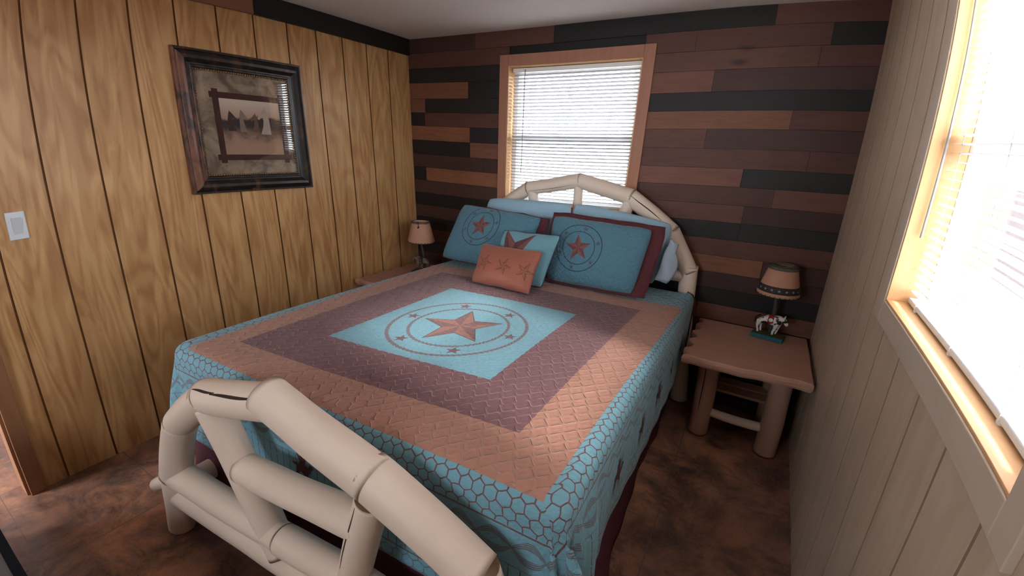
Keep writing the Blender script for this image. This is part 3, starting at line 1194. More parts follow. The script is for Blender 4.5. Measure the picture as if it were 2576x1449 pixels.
# ------------------------------------------------------------------ coverlet
def quilt_pos(s, t):
    """flat cloth coordinates in metres -> point in the room"""
    rad = 0.055
    a = max(0.0, s - (XR - rad), (XL + rad) - s)
    sx = 1 if s > (XL + XR) / 2 else -1
    b = max(0.0, (YF + rad) - t)
    ex = (XR - rad) if sx > 0 else (XL + rad)
    bx_ = min(max(s, XL + rad), XR - rad)
    by_ = max(t, YF + rad)
    rho = math.hypot(a, b)
    # soft top
    top = TZ + 0.006 * sin(bx_ * 3.1 + 0.4) * sin(by_ * 2.7) - 0.012 * max(0.0, (by_ + 0.6)) / 0.45
    hd = max(0.0, t - (YH - 0.05))
    if rho < 1e-6:
        z = top
        y = by_
        if hd > 0:
            q = min(hd / 0.05, pi / 2)
            y = (YH - 0.05) + 0.05 * sin(q)
            z = top - 0.05 * (1 - cos(q)) - max(0, hd - 0.05 * pi / 2)
        return Vector((bx_, y, z))
    phi = atan2(b, a)
    q = min(rho / rad, pi / 2)
    off = rad * sin(q)
    drop = rad * (1 - cos(q))
    rest = max(0.0, rho - rad * pi / 2)
    corner = sin(2 * phi)
    if sx > 0:
        along = t if a > 0 and b <= 0 else s
        side = a > 0
        wave = 0.5 + 0.5 * sin(along * 5.2 + 1.1 * sin(along * 3.1))
        flare = (0.045 * wave - 0.03) if side else 0.0
        k = flare * (1 - corner) + corner * (0.24 + 0.20 * sin(phi * 10 + 0.6)) + 0.10 * (1 - corner) * min(1.0, b / 0.05)
    else:
        wave = 0.5 + 0.5 * sin(t * 7.0)
        k = (0.03 * wave) * (1 - corner) + corner * (0.42 + 0.07 * sin(phi * 8))
        if a <= 0:
            k = 0
    k = max(-0.05, min(0.8, k))
    fx = rest * k
    z = top - drop - rest * sqrt(1 - min(0.95, k * k))
    dx, dy = cos(phi), sin(phi)
    # corner cloth is squeezed between mattress and footboard: it leaves sideways
    x = ex + sx * (off * dx + fx * (0.25 + 0.75 * max(dx, corner))) if a > 0 else bx_ + sx * (0)
    y = (YF + rad) - off * dy - 0.012 * dy if b > 0 else by_
    if b > 0 and a > 0:
        y -= 0.02 * sin(phi * 12 + 1) * min(1, rest / 0.2) * corner
        y = max(y, YF - 0.02)
    if hd > 0 and a > 0:
        y = min(y, YH)
    if z < 0.012:
        z = 0.012 + 0.002 * sin(rho * 40)
    # drape ripple
    if rest > 0.02 and a > 0 and b <= 0:
        x += sx * 0.0022 * sin(t * 31) * min(1, rest / 0.3)
        if sx > 0:
            wf = math.exp(-((t - YF) / 0.26) ** 2) * min(1, rest / 0.15)
            x += (0.016 * sin((t - YF) * 44) + 0.030) * wf
    # the bed is turned a hair
    return Vector((x, y + 0.022 * (x - 1.5) * min(1, max(0, -y / 2.0)), z))


DL, DR, DF = 0.44, 0.405, 0.40
s0, s1 = XL - DL, XR + DR
t0, t1 = YF - DF, YH + 0.06
ds = 0.0125
ns, nt_ = int((s1 - s0) / ds), int((t1 - t0) / ds)
qv, quv = [], []
for j in range(nt_ + 1):
    for i in range(ns + 1):
        s_ = s0 + (s1 - s0) * i / ns
        t_ = t0 + (t1 - t0) * j / nt_
        qv.append(quilt_pos(s_, t_))
        quv.append((s_ - 1.51 - 0.03 * (t_ + 1.36), (t_ + 1.36) - 0.06 * (s_ - 1.51)))
fs = [(j * (ns + 1) + i, j * (ns + 1) + i + 1, (j + 1) * (ns + 1) + i + 1, (j + 1) * (ns + 1) + i) for j in range(nt_) for i in range(ns)]
me = bpy.data.meshes.new('coverlet')
me.from_pydata([tuple(p) for p in qv], [], fs)
uvl = me.uv_layers.new(name='UVMap')
uvl.data.foreach_set('uv', [c for l in me.loops for c in quv[l.vertex_index]])
me.polygons.foreach_set('use_smooth', [True] * len(fs))
me.materials.append(M['quilt'])
quilt = bpy.data.objects.new('coverlet', me)
COL.objects.link(quilt)
tag(quilt, 'teal, rust and plum western coverlet with a central lone star, spread over the bed', 'coverlet')
sm = quilt.modifiers.new('thick', 'SOLIDIFY')
sm.thickness = 0.006
sm.offset = -1

# piping along the head edge
mb = MB()
pp = [quilt_pos(s_, t1 - 0.01) + Vector((0, 0.002, 0)) for s_ in np.linspace(XL - 0.35, XR + 0.40, 90)]
mb.tube(pp, 0.008, 8)
mb.build('piping', M['maroon'], quilt, True)


def quilt_normal(s_, t_):
    e = 0.004
    a = quilt_pos(s_ + e, t_) - quilt_pos(s_ - e, t_)
    b = quilt_pos(s_, t_ + e) - quilt_pos(s_, t_ - e)
    n_ = a.cross(b)
    return n_.normalized() if n_.length > 1e-9 else Vector((0, 0, 1))


# bronco rider, outline in a 1 x 1 box, y up
RIDER = [(0.42, 1.00), (0.50, 0.98), (0.53, 0.92), (0.50, 0.86), (0.56, 0.80), (0.66, 0.86), (0.74, 0.98), (0.78, 0.96), (0.72, 0.82),
         (0.62, 0.72), (0.60, 0.64), (0.70, 0.60), (0.80, 0.62), (0.88, 0.70), (0.97, 0.66), (0.99, 0.58), (0.92, 0.56), (0.86, 0.48),
         (0.78, 0.42), (0.74, 0.34), (0.80, 0.22), (0.78, 0.10), (0.72, 0.02), (0.69, 0.06), (0.73, 0.14), (0.71, 0.22), (0.62, 0.30),
         (0.60, 0.20), (0.54, 0.10), (0.50, 0.12), (0.54, 0.22), (0.53, 0.32), (0.40, 0.38), (0.30, 0.34), (0.26, 0.20), (0.20, 0.08),
         (0.14, 0.00), (0.11, 0.04), (0.16, 0.14), (0.20, 0.28), (0.16, 0.24), (0.08, 0.14), (0.04, 0.17), (0.12, 0.30), (0.18, 0.44),
         (0.16, 0.52), (0.06, 0.50), (0.00, 0.56), (0.02, 0.62), (0.10, 0.58), (0.20, 0.62), (0.34, 0.60), (0.36, 0.70), (0.30, 0.78),
         (0.24, 0.90), (0.28, 0.92), (0.34, 0.82), (0.40, 0.84), (0.38, 0.92)]


def inside(poly, x, y):
    c = False
    j = len(poly) - 1
    for i in range(len(poly)):
        (xi, yi), (xj, yj) = poly[i], poly[j]
        if (yi > y) != (yj > y) and x < (xj - xi) * (y - yi) / (yj - yi) + xi:
            c = not c
        j = i
    return c


def rider(u0, v0, edge, w=0.100, h=0.135):
    """appliqué laid on the drop; edge 'R' or 'F'"""
    bm = bmesh.new()
    vs_ = [bm.verts.new((x * w, y * h, 0)) for x, y in RIDER]
    f = bm.faces.new(vs_)
    bmesh.ops.triangulate(bm, faces=[f])
    bmesh.ops.subdivide_edges(bm, edges=bm.edges[:], cuts=3, use_grid_fill=False)
    for v_ in bm.verts:
        lx, ly = v_.co.x - w / 2, v_.co.y - h / 2
        if edge == 'R':
            s_, t_ = u0 - ly, v0 + lx
        elif edge == 'L':
            s_, t_ = u0 + ly, v0 - lx
        else:
            s_, t_ = u0 + lx, v0 + ly
        v_.co = quilt_pos(s_, t_) + quilt_normal(s_, t_) * 0.0022
    me_ = bpy.data.meshes.new('rider_applique')
    bm.to_mesh(me_)
    bm.free()
    me_.materials.append(M['rider'])
    o_ = bpy.data.objects.new('rider_applique', me_)
    COL.objects.link(o_)
    o_.parent = quilt


M['rider'] = simple('rider_fabric', (0.115, 0.05, 0.055), 0.75, 0.15, 0.2, 60)
for y_ in (-0.42, -0.72, -1.02, -1.33, -1.64):
    rider(XR + 0.235, y_, 'R')
for x_ in (0.80, 1.08, 1.43, 1.76, 2.10):
    rider(x_, YF - 0.235, 'F')


# ------------------------------------------------------------------ pillows
def pillow(name, corners, thick, mat, label, cat='pillow', motif=(0, 0), size=None, group=None, back=None, puff=0.42, seed=0, sag=0.0, pin=0.015):
    """corners: bottom-left, bottom-right, top-right, top-left (world); normal looks to the foot of the bed"""
    bl, br, tr, tl = [Vector(c) for c in corners]
    w = ((br - bl).length + (tr - tl).length) / 2
    h = ((tl - bl).length + (tr - br).length) / 2
    nrm = ((br - bl).cross(tl - bl)).normalized()
    if nrm.y > 0:
        nrm = -nrm
    NU, NV = 44, 34
    ctr = (bl + br + tr + tl) / 4
    rd = random.Random(seed)
    ph = [rd.uniform(0, 6.28) for _ in range(8)]
    vs, uvs = [], []

    def surf(u, v, sgn):
        # pinched outline: sides bow inwards a little
        uu, vv = 2 * u - 1, 2 * v - 1
        us = uu * (1 - pin * (1 - vv * vv) * (1 if abs(uu) > 0 else 0))
        vs_ = vv * (1 - pin * (1 - uu * uu))
        un, vn = (us + 1) / 2, (vs_ + 1) / 2
        p = (bl * (1 - un) + br * un) * (1 - vn) + (tl * (1 - un) + tr * un) * vn
        prof = max(0.0, (1 - abs(uu) ** 2.4)) ** puff * max(0.0, (1 - abs(vv) ** 2.4)) ** puff
        wr = 0.05 * sin(uu * 5 + ph[0] + vv * 3) * (1 - prof * 0.6) + 0.03 * sin(vv * 7 + ph[1] + uu * 2.5) + 0.012 * sin(uu * 15 + vv * 9 + ph[2])
        th = thick * prof * (1 + wr + (-0.25 * vv if sag else 0))
        edge_w = 0.0012 * sin(uu * 9 + ph[3]) * abs(vv) ** 3 + 0.001 * sin(vv * 7 + ph[4]) * abs(uu) ** 3
        cr = (abs(uu) * abs(vv)) ** 5
        p = p + nrm * edge_w + Vector((0, 0, edge_w)) + (ctr - p) * 0.045 * cr
        return p + nrm * th * sgn + Vector((0, 0, -sag * (1 - uu * uu) * max(0, vv)))
    for sgn in (1, -0.8):
        for j in range(NV + 1):
            for i in range(NU + 1):
                # denser near the rim
                u = 0.5 - 0.5 * cos(pi * i / NU)
                v = 0.5 - 0.5 * cos(pi * j / NV)
                vs.append(surf(u, v, sgn))
                uvs.append(((u - 0.5) * w - motif[0], (v - 0.5) * h - motif[1]) if sgn > 0 else (u + 5, v + 5))
    fs = []
    K_ = (NU + 1) * (NV + 1)
    for q in range(2):
        for j in range(NV):
            for i in range(NU):
                a = q * K_ + j * (NU + 1) + i
                f = (a, a + 1, a + NU + 2, a + NU + 1)
                fs.append(f if q == 0 else f[::-1])
    c0 = (bl + br) / 2
    me_ = bpy.data.meshes.new(name)
    me_.from_pydata([tuple(p - c0) for p in vs], [], fs)
    ul = me_.uv_layers.new(name='UVMap')
    ul.data.foreach_set('uv', [c for l in me_.loops for c in uvs[l.vertex_index]])
    bm = bmesh.new()
    bm.from_mesh(me_)
    bmesh.ops.remove_doubles(bm, verts=bm.verts, dist=0.0004)
    bmesh.ops.recalc_face_normals(bm, faces=bm.faces)
    bm.to_mesh(me_)
    bm.free()
    me_.polygons.foreach_set('use_smooth', [True] * len(me_.polygons))
    me_.materials.append(mat)
    o_ = bpy.data.objects.new(name, me_)
    o_.location = c0
    COL.objects.link(o_)
    tag(o_, label, cat, group)
    o_['_n'] = 0
    del o_['_n']
    return o_, (bl, br, tr, tl, nrm, surf)


def flange(o_, info, wl_, wr_, wb_, wt_, mat, name='flange'):
    bl, br, tr, tl, nrm, surf = info
    ux = (br - bl).normalized()
    uy = (tl - bl).normalized()
    N_ = 24
    ring_in, ring_out = [], []
    for k in range(N_):
        ring_in.append(surf(k / N_, 0, 0))
        ring_out.append(surf(k / N_, 0, 0) - uy * wb_)
    for k in range(N_):
        ring_in.append(surf(1, k / N_, 0))
        ring_out.append(surf(1, k / N_, 0) + ux * wr_)
    for k in range(N_):
        ring_in.append(surf(1 - k / N_, 1, 0))
        ring_out.append(surf(1 - k / N_, 1, 0) + uy * wt_)
    for k in range(N_):
        ring_in.append(surf(0, 1 - k / N_, 0))
        ring_out.append(surf(0, 1 - k / N_, 0) - ux * wl_)
    # square the corners
    ring_out[0] = surf(0, 0, 0) - uy * wb_ - ux * wl_
    ring_out[N_] = surf(1, 0, 0) - uy * wb_ + ux * wr_
    ring_out[2 * N_] = surf(1, 1, 0) + uy * wt_ + ux * wr_
    ring_out[3 * N_] = surf(0, 1, 0) + uy * wt_ - ux * wl_
    mb_ = MB()
    T_ = 4 * N_
    vs = []
    for k in range(T_):
        a_, b_ = ring_in[k], ring_out[k]
        for q in range(4):
            f = q / 3
            wv = 0.003 * sin(k * 0.5) * f + 0.002 * sin(k * 1.3 + 1) * f
            p_ = a_ * (1 - f) + b_ * f + nrm * (wv + 0.003)
            if q == 0:
                p_ = a_ - (b_ - a_) * 0.10 + nrm * 0.004
            if p_.z < 0.772 and p_.y < -0.2:
                p_.z = 0.772 + 0.002 * q
            vs.append(p_)
    fs = [(k * 4 + q, ((k + 1) % T_) * 4 + q, ((k + 1) % T_) * 4 + q + 1, k * 4 + q + 1) for k in range(T_) for q in range(3)]
    mb_.add(vs, fs)
    f_ = mb_.build(name, mat, o_, True)
    s_ = f_.modifiers.new('thick', 'SOLIDIFY')
    s_.thickness = 0.004
    return f_


BT = 0.775
pillow('bed_pillow', [(0.86, -0.255, BT + 0.02), (1.50, -0.255, BT + 0.02), (1.545, -0.200, 1.235), (0.880, -0.200, 1.222)], 0.055, M['case'],
       'plain pale blue pillow leaning on the left half of the headboard', seed=1, sag=0.0, puff=0.36, pin=-0.02)
pillow('bed_pillow', [(1.54, -0.255, BT + 0.02), (2.13, -0.255, BT + 0.02), (2.175, -0.200, 1.165), (1.560, -0.200, 1.245)], 0.055, M['case'],
       'plain pale blue pillow leaning on the right half of the headboard', seed=2, sag=0.0, puff=0.36, pin=-0.02)
shL, inL = pillow('pillow_sham', [(0.665, -0.50, BT + 0.018), (1.335, -0.50, BT + 0.018), (1.415, -0.365, 1.155), (0.775, -0.365, 1.180)], 0.085,
                  M['sham'], 'quilted teal star sham at the left, half behind the small cushions', 'pillow', motif=(-0.065, 0.065), seed=3)
flange(shL, inL, 0.004, 0.062, 0.004, 0.004, M['maroon'])
shR, inR = pillow('pillow_sham', [(1.545, -0.540, BT + 0.018), (2.080, -0.530, BT + 0.018), (2.110, -0.375, 1.150), (1.495, -0.385, 1.180)], 0.085,
                  M['sham'], 'quilted teal star sham with wide maroon edge at the right, beside the rail post', 'pillow', motif=(-0.075, 0.015), seed=4)
flange(shR, inR, 0.012, 0.070, 0.014, 0.026, M['maroon'])
# end of the pillow inside, showing past the sham's open side
mb = MB()
NI, NJ = 10, 14
vs = []
for j in range(NJ + 1):
    for i in range(NI + 1):
        f, q = i / NI, j / NJ
        base = Vector((2.150, -0.36, 0.86)) * (1 - q) + Vector((2.185, -0.30, 1.09)) * q
        ww = 0.085 * (0.55 + 0.45 * sin(pi * min(1, q * 1.15 + 0.1)))
        vs.append(base + Vector((ww * f, 0.05 * f * f + 0.012 * sin(q * 9 + f * 3), -0.03 * f)))
fs = [(j * (NI + 1) + i, j * (NI + 1) + i + 1, (j + 1) * (NI + 1) + i + 1, (j + 1) * (NI + 1) + i) for j in range(NJ) for i in range(NI)]
mb.add(vs, fs)
o = mb.build('inner_pillowcase', simple('pale_pillowcase', (0.42, 0.52, 0.62), 0.8, 0.15, 0.05, 20), shR, True)
o['label'] = 'pale blue inner pillowcase poking out of the open end'
s_ = o.modifiers.new('thick', 'SOLIDIFY')
s_.thickness = 0.012
tp, inT = pillow('throw_pillow', [(1.205, -0.705, BT + 0.015), (1.600, -0.705, BT + 0.012), (1.650, -0.590, 1.100), (1.250, -0.590, 1.090)], 0.055,
                 M['throw'], 'square teal cushion with one big faceted maroon star', 'cushion', motif=(-0.070, 0.012), seed=5, puff=0.5, pin=0.05)
mb = MB()
pp = [inT[5](u_, 0, 0) for u_ in np.linspace(0, 1, 24)] + [inT[5](1, v_, 0) for v_ in np.linspace(0, 1, 24)][1:] + \
     [inT[5](1 - u_, 1, 0) for u_ in np.linspace(0, 1, 24)][1:] + [inT[5](0, 1 - v_, 0) for v_ in np.linspace(0, 1, 24)][1:-1]
mb.tube(pp, 0.0035, 6, closed=True)
mb.build('piping', M['piping'], tp, True)
pillow('throw_pillow', [(1.170, -0.850, BT + 0.012), (1.590, -0.850, BT + 0.008), (1.600, -0.715, 1.020), (1.165, -0.715, 1.010)], 0.055,
       M['rustp'], 'small oblong rust satin cushion with three outlined stars, in front', 'cushion', motif=(0.012, -0.005), seed=6, puff=0.5, pin=0.05)


# ------------------------------------------------------------------ nightstands
def nightstand(x0, x1, y0, y1, top, label, seed):
    cx, cy = (x0 + x1) / 2, (y0 + y1) / 2
    r = empty('nightstand', (cx, cy, 0))
    tag(r, label, 'nightstand')
    th = 0.048
    rd = random.Random(seed)
    # slab with a live front and left edge
    pts = []
    n = 28
    for i in range(n + 1):
        f = i / n
        pts.append((x0 + (x1 - x0) * f, y0 + 0.005 * sin(f * 9 + seed) + 0.004 * sin(f * 23) + (0.03 * f if seed == 1 else 0)))
    for i in range(1, n // 2):
        f = i / (n // 2)
        pts.append((x1, y0 + (y1 - y0) * f))
    for i in range(n + 1):
        f = i / n
        pts.append((x1 + (x0 - x1) * f, y1))
    for i in range(1, n // 2 + 4):
        f = i / (n // 2 + 4)
        pts.append((x0 + 0.020 * sin(f * 15) ** 2 + 0.012 * sin(f * 27), y1 + (y0 - y1) * f))
    mb_ = MB()
    n2 = len(pts)
    ccx, ccy = cx, cy
    lay = [(0.0, 0.97), (0.25, 0.992), (0.6, 1.0), (0.9, 0.992), (1.0, 0.975)]
    vs = []
    for (zf, k) in lay:
        for q, (px, py) in enumerate(pts):
            k2 = k + (0.004 * sin(q * 0.8 + zf * 4) if 0 < zf < 1 else 0)
            vs.append((min(ccx + (px - ccx) * k2, x1), ccy + (py - ccy) * k2, top - th + th * zf))
    fs = [(i * n2 + q, i * n2 + (q + 1) % n2, (i + 1) * n2 + (q + 1) % n2, (i + 1) * n2 + q) for i in range(len(lay) - 1) for q in range(n2)]
    fs.append(tuple(range(n2))[::-1])
    fs.append(tuple((len(lay) - 1) * n2 + q for q in range(n2)))
    mb_.add(vs, fs)
    mb_.build('tabletop', M['nslab'], r, False, loc=(cx, cy, top))
    lx0, lx1 = x0 + 0.115, x1 - 0.105
    ly0, ly1 = y0 + 0.27, y1 - 0.06
    for k, (lx, ly) in enumerate(((lx0, ly0), (lx1, ly0 - 0.005), (lx0, ly1), (lx1, ly1))):
        log('leg', (lx, ly, 0), (lx, ly, top - th + 0.004), 0.053, 0.052, r, 'nslog', seed * 10 + k, end=(0.3, 0.1), n=24,
            crack=((1.35, 0.30, 0.88, 0.005) if (k == 0 and seed == 1) else None))
    log('rung', (lx0 + 0.03, ly0 + 0.005, 0.145), (lx1 - 0.03, ly0, 0.145), 0.025, 0.025, r, 'log', seed * 10 + 5, n=16)
    log('rung', (lx0 + 0.03, ly1, 0.20), (lx1 - 0.03, ly1, 0.20), 0.022, 0.022, r, 'nslog', seed * 10 + 6, n=16)
    for lx in (lx0, lx1):
        log('rung', (lx, ly0 + 0.03, 0.22), (lx, ly1 - 0.03, 0.22), 0.022, 0.022, r, 'nslog', seed * 10 + 7, n=16)
    mb_ = MB()
    mb_.box(lx0 + 0.02, ly1 - 0.10, 0.235, lx1 - 0.02, ly1 - 0.02, 0.25)
    mb_.box(lx0 + 0.02, ly1 - 0.20, 0.235, lx1 - 0.02, ly1 - 0.12, 0.25)
    mb_.build('shelf_board', M['nslab'], r)
    return r


nightstand(2.385, 2.945, -0.665, -0.035, 0.572, 'rustic log nightstand with live-edge slab top beside the right wall', 1)
nightstand(0.045, 0.600, -0.740, -0.060, 0.572, 'log nightstand mostly hidden between the bed and the left panelled wall', 2)


# ------------------------------------------------------------------ lamps
def mat_horse(name, dark):
    g = G(name, 0.45, 0.4)
    n = g.noise(g.coord('Object'), 22, 2)
    sp_ = g.vor(g.coord('Object'), 75)
    if dark:
        c = g.mix((0.10, 0.06, 0.045), (0.20, 0.13, 0.10), n.ss(0.45, 0.55))
    else:
        c = g.mix((0.75, 0.72, 0.68), (0.02, 0.016, 0.015), n.ss(0.54, 0.57))
        c = g.mix((0.05, 0.04, 0.04), c, sp_.ss(0.10, 0.20))
    g.color(c)
    return g.m


def mat_shade():
    g = G('parchment_shade', 0.75, 0.15)
    n = g.noise(g.coord('Object'), 14, 3)
    g.color(g.mix((0.52, 0.285, 0.19), (0.43, 0.225, 0.145), n))
    g.bsdf.inputs['Subsurface Weight'].default_value = 0.0
    return g.m


M['shade'] = mat_shade()
M['lace'] = simple('dark_lacing', (0.03, 0.022, 0.02), 0.8)
M['band'] = simple('dark_band', (0.040, 0.026, 0.030), 0.7)
M['fur'] = simple('mottled_rim', (0.13, 0.11, 0.09), 0.95, 0.05, 0.6, 120, 0.6)
M['teal_base'] = simple('teal_base', (0.015, 0.12, 0.15), 0.6)
M['moss'] = simple('moss_top', (0.09, 0.075, 0.03), 0.9, 0.1, 0.4, 60)
M['post'] = simple('weathered_post', (0.075, 0.065, 0.055), 0.8)
M['red'] = simple('red_blanket', (0.32, 0.03, 0.025), 0.7)
M['white'] = simple('white_saddle', (0.75, 0.70, 0.64), 0.6)
M['star_pale'] = simple('pale_star', (0.30, 0.27, 0.30), 0.7)


def skinned(name, chains, mat, parent, mw, sub=2):
    """chains of (point, radius) grown with a Skin modifier; first vertex of the first chain is the root"""
    vs, es, rs = [], [], []
    idx = {}
    for ch in chains:
        prev = None
        for (p, r_) in ch:
            key = tuple(round(c, 5) for c in p)
            if key not in idx:
                idx[key] = len(vs)
                vs.append(p)
                rs.append(r_)
            k = idx[key]
            if prev is not None and prev != k:
                es.append((prev, k))
            prev = k
    me_ = bpy.data.meshes.new(name)
    me_.from_pydata(vs, es, [])
    o_ = bpy.data.objects.new(name, me_)
    COL.objects.link(o_)
    sk = o_.modifiers.new('skin', 'SKIN')
    sk.use_smooth_shade = True
    for k, r_ in enumerate(rs):
        me_.skin_vertices[0].data[k].radius = (r_, r_) if not isinstance(r_, tuple) else r_
    me_.skin_vertices[0].data[0].use_root = True
    sd = o_.modifiers.new('sub', 'SUBSURF')
    sd.levels = sub
    sd.render_levels = sub
    me_.materials.append(mat)
    o_.parent = parent
    o_.matrix_basis = mw
    return o_


def lamp(loc, rz, label, banded, horse_mat, base_mat, mirror=False, cloth='red', seat='white'):
    r = empty('table_lamp', loc, rz=rz)
    tag(r, label, 'lamp')
    I = Matrix.Identity(4)

    def part(mb_, nm, mat, sm=False, par=r):
        o_ = mb_.build(nm, mat, smooth=sm)
        o_.parent = par
        return o_
    mb_ = MB()
    mb_.box(-0.078, -0.045, 0.0, 0.078, 0.045, 0.024)
    bs = bevel(part(mb_, 'base', base_mat), 0.003)
    mb_ = MB()
    n_ = 14
    vs = [((i / n_ - .5) * 0.148, (j / 8 - .5) * 0.082, 0.025 + 0.005 * (sin(i * 1.3) * sin(j * 1.7)) ** 2) for j in range(9) for i in range(n_ + 1)]
    mb_.add(vs, [(j * (n_ + 1) + i, j * (n_ + 1) + i + 1, (j + 1) * (n_ + 1) + i + 1, (j + 1) * (n_ + 1) + i) for j in range(8) for i in range(n_)])
    g_ = part(mb_, 'ground_cover', M['moss'], True)
    g_.parent = bs
    s = -1 if mirror else 1
    k = 0.95

    def v(x, y, z):
        return (x * s * k, y, 0.024 + z * k)
    body = [(v(-0.048, 0, 0.096), 0.029), (v(-0.025, 0, 0.092), 0.027), (v(0.0, 0, 0.088), 0.028), (v(0.028, 0, 0.094), 0.028),
            (v(0.048, 0, 0.104), 0.020), (v(0.064, 0, 0.104), 0.014), (v(0.075, 0, 0.088), 0.0125), (v(0.081, 0, 0.068), 0.0075)]
    ch = [body]
    for yy, dx in ((-0.012, 0.0), (0.012, 0.010)):
        ch.append([body[0], (v(-0.054 + dx, yy, 0.072), 0.017), (v(-0.062 + dx, yy, 0.045), 0.0085), (v(-0.057 + dx, yy, 0.020), 0.0060), (v(-0.054 + dx, yy, 0.002), 0.006)])
        ch.append([body[3], (v(0.030 + dx, yy, 0.066), 0.014), (v(0.027 + dx, yy, 0.042), 0.0085), (v(0.020 + dx * 1.5, yy, 0.020), 0.0060), (v(0.021 + dx, yy, 0.002), 0.006)])
    ho = skinned('horse_figurine', ch, horse_mat, r, I)
    mb_ = MB()
    mb_.tube([v(-0.058, 0, 0.104), v(-0.078, 0.002, 0.085), v(-0.080, 0.003, 0.055)], [0.005, 0.006, 0.003], 8)
    part(mb_, 'tail', M['lace'], True, ho)
    for yy in (-0.006, 0.006):
        mb_ = MB()
        mb_.tube([v(0.064, yy, 0.112), v(0.064, yy * 1.2, 0.122), v(0.066, yy * 1.2, 0.129)], [0.0045, 0.0035, 0.0008], 8)
        part(mb_, 'ear', horse_mat, True, ho)
    mb_ = MB()
    mb_.tube([v(0.064, 0, 0.113), v(0.050, 0, 0.119), v(0.036, 0, 0.113)], [0.004, 0.006, 0.004], 8)
    part(mb_, 'mane', M['lace'], True, ho)
    mb_ = MB()
    vs = []
    for j in range(15):
        a = radians(-130 + j * 260 / 14)
        for i in range(6):
            vs.append(v(-0.014 + i * 0.0058, 0.0300 * sin(a), 0.089 + 0.0300 * cos(a)))
    mb_.add(vs, [(j * 6 + i, j * 6 + i + 1, (j + 1) * 6 + i + 1, (j + 1) * 6 + i) for j in range(14) for i in range(5)])
    ob = part(mb_, 'saddle_blanket', M[cloth], True, ho)
    so = ob.modifiers.new('thick', 'SOLIDIFY')
    so.thickness = 0.002
    mb_ = MB()
    for yy in (-1,):
        mb_.lathe([(0.0001, 0.0), (0.010, 0.001), (0.0115, 0.0025), (0.009, 0.004), (0.0001, 0.0045)], 16,
                  xf=Matrix.Translation(v(0.002, yy * 0.0300, 0.096)) @ Matrix.Rotation(-yy * pi / 2, 4, 'X'), cap=False)
    part(mb_, 'saddle', M[seat], True, ho)
    # post rises behind the horse
    mb_ = MB()
    mb_.tube([(0.004, 0.026, 0.024), (0.004, 0.026, 0.12), (0.002, 0.012, 0.19), (0, 0, 0.22), (0, 0, 0.30)], [0.012, 0.011, 0.010, 0.008, 0.005], 12)
    part(mb_, 'post', M['post'], True)
    # shade
    z0, z1, r0, r1 = 0.262, 0.420, 0.104, 0.066
    mb_ = MB()
    N_ = 48
    vs = []
    for q in range(13):
        f = q / 12
        rr = r0 + (r1 - r0) * f
        for k_ in range(N_):
            a = 2 * pi * k_ / N_
            vs.append((rr * cos(a), rr * sin(a), z0 + (z1 - z0) * f))
    mb_.add(vs, [(q * N_ + k_, q * N_ + (k_ + 1) % N_, (q + 1) * N_ + (k_ + 1) % N_, (q + 1) * N_ + k_) for q in range(12) for k_ in range(N_)])
    sh = part(mb_, 'lamp_shade', M['shade'], True)
    so = sh.modifiers.new('thick', 'SOLIDIFY')
    so.thickness = 0.002

    def band(f0, f1, out, nm, mat, wavy=0.0):
        m2 = MB()
        vs2 = []
        for q in range(4):
            f = f0 + (f1 - f0) * q / 3
            rr = r0 + (r1 - r0) * f + out
            for k_ in range(N_ * 2):
                a = pi * k_ / N_
                wz = wavy * sin(k_ * 0.9) if q == 0 else 0
                vs2.append((rr * cos(a), rr * sin(a), z0 + (z1 - z0) * f + wz))
        m2.add(vs2, [(q * N_ * 2 + k_, q * N_ * 2 + (k_ + 1) % (N_ * 2), (q + 1) * N_ * 2 + (k_ + 1) % (N_ * 2), (q + 1) * N_ * 2 + k_) for q in range(3) for k_ in range(N_ * 2)])
        b_ = part(m2, nm, mat, True, sh)
        s2 = b_.modifiers.new('thick', 'SOLIDIFY')
        s2.thickness = 0.0016
        return b_
    # stitched rims
    for (rr, zz) in ((r0, z0), (r1, z1)):
        m2 = MB()
        m2.tube([((rr + 0.001) * cos(a), (rr + 0.001) * sin(a), zz) for a in np.linspace(0, 2 * pi, 49)[:-1]], 0.0022, 6, closed=True)
        for q in range(28):
            a = 2 * pi * q / 28
            dz = 0.007 if zz == z0 else -0.007
            m2.tube([((rr + 0.002) * cos(a), (rr + 0.002) * sin(a), zz), ((rr + 0.0015 - 0.002) * cos(a + 0.05), (rr + 0.0015 - 0.002) * sin(a + 0.05), zz + dz)], 0.0016, 5)
        part(m2, 'lacing', M['lace'], True, sh)
    if banded:
        band(0.13, 0.36, 0.0015, 'star_band', M['band'])
        m2 = MB()
        for q in range(18):
            a = 2 * pi * q / 18
            rr = r0 + (r1 - r0) * 0.245 + 0.0036
            c_ = Vector((rr * cos(a), rr * sin(a), z0 + (z1 - z0) * 0.245))
            tx = Vector((-sin(a), cos(a), 0))
            tz = Vector((-cos(a) * 0.23, -sin(a) * 0.23, 1)).normalized()
            sv = [c_]
            for w_ in range(10):
                ra = 0.0085 if w_ % 2 == 0 else 0.0036
                an = pi / 2 + w_ * pi / 5
                sv.append(c_ + tx * ra * cos(an) + tz * ra * sin(an))
            m2.add(sv, [(0, 1 + w_, 1 + (w_ + 1) % 10) for w_ in range(10)])
        part(m2, 'band_stars', M['star_pale'], False, sh)
        band(0.90, 1.0, 0.003, 'rim_trim', M['fur'])
        m2 = MB()
        m2.lathe([(r1 + 0.002, z1), (r1 - 0.006, z1 + 0.006), (r1 - 0.02, z1 + 0.004), (r1 - 0.02, z1 - 0.004)], 40, cap=False)
        part(m2, 'rim_fringe', M['fur'], True, sh)
    else:
        m2 = MB()
        a = radians(-62) - rz
        rr = r0 + (r1 - r0) * 0.80
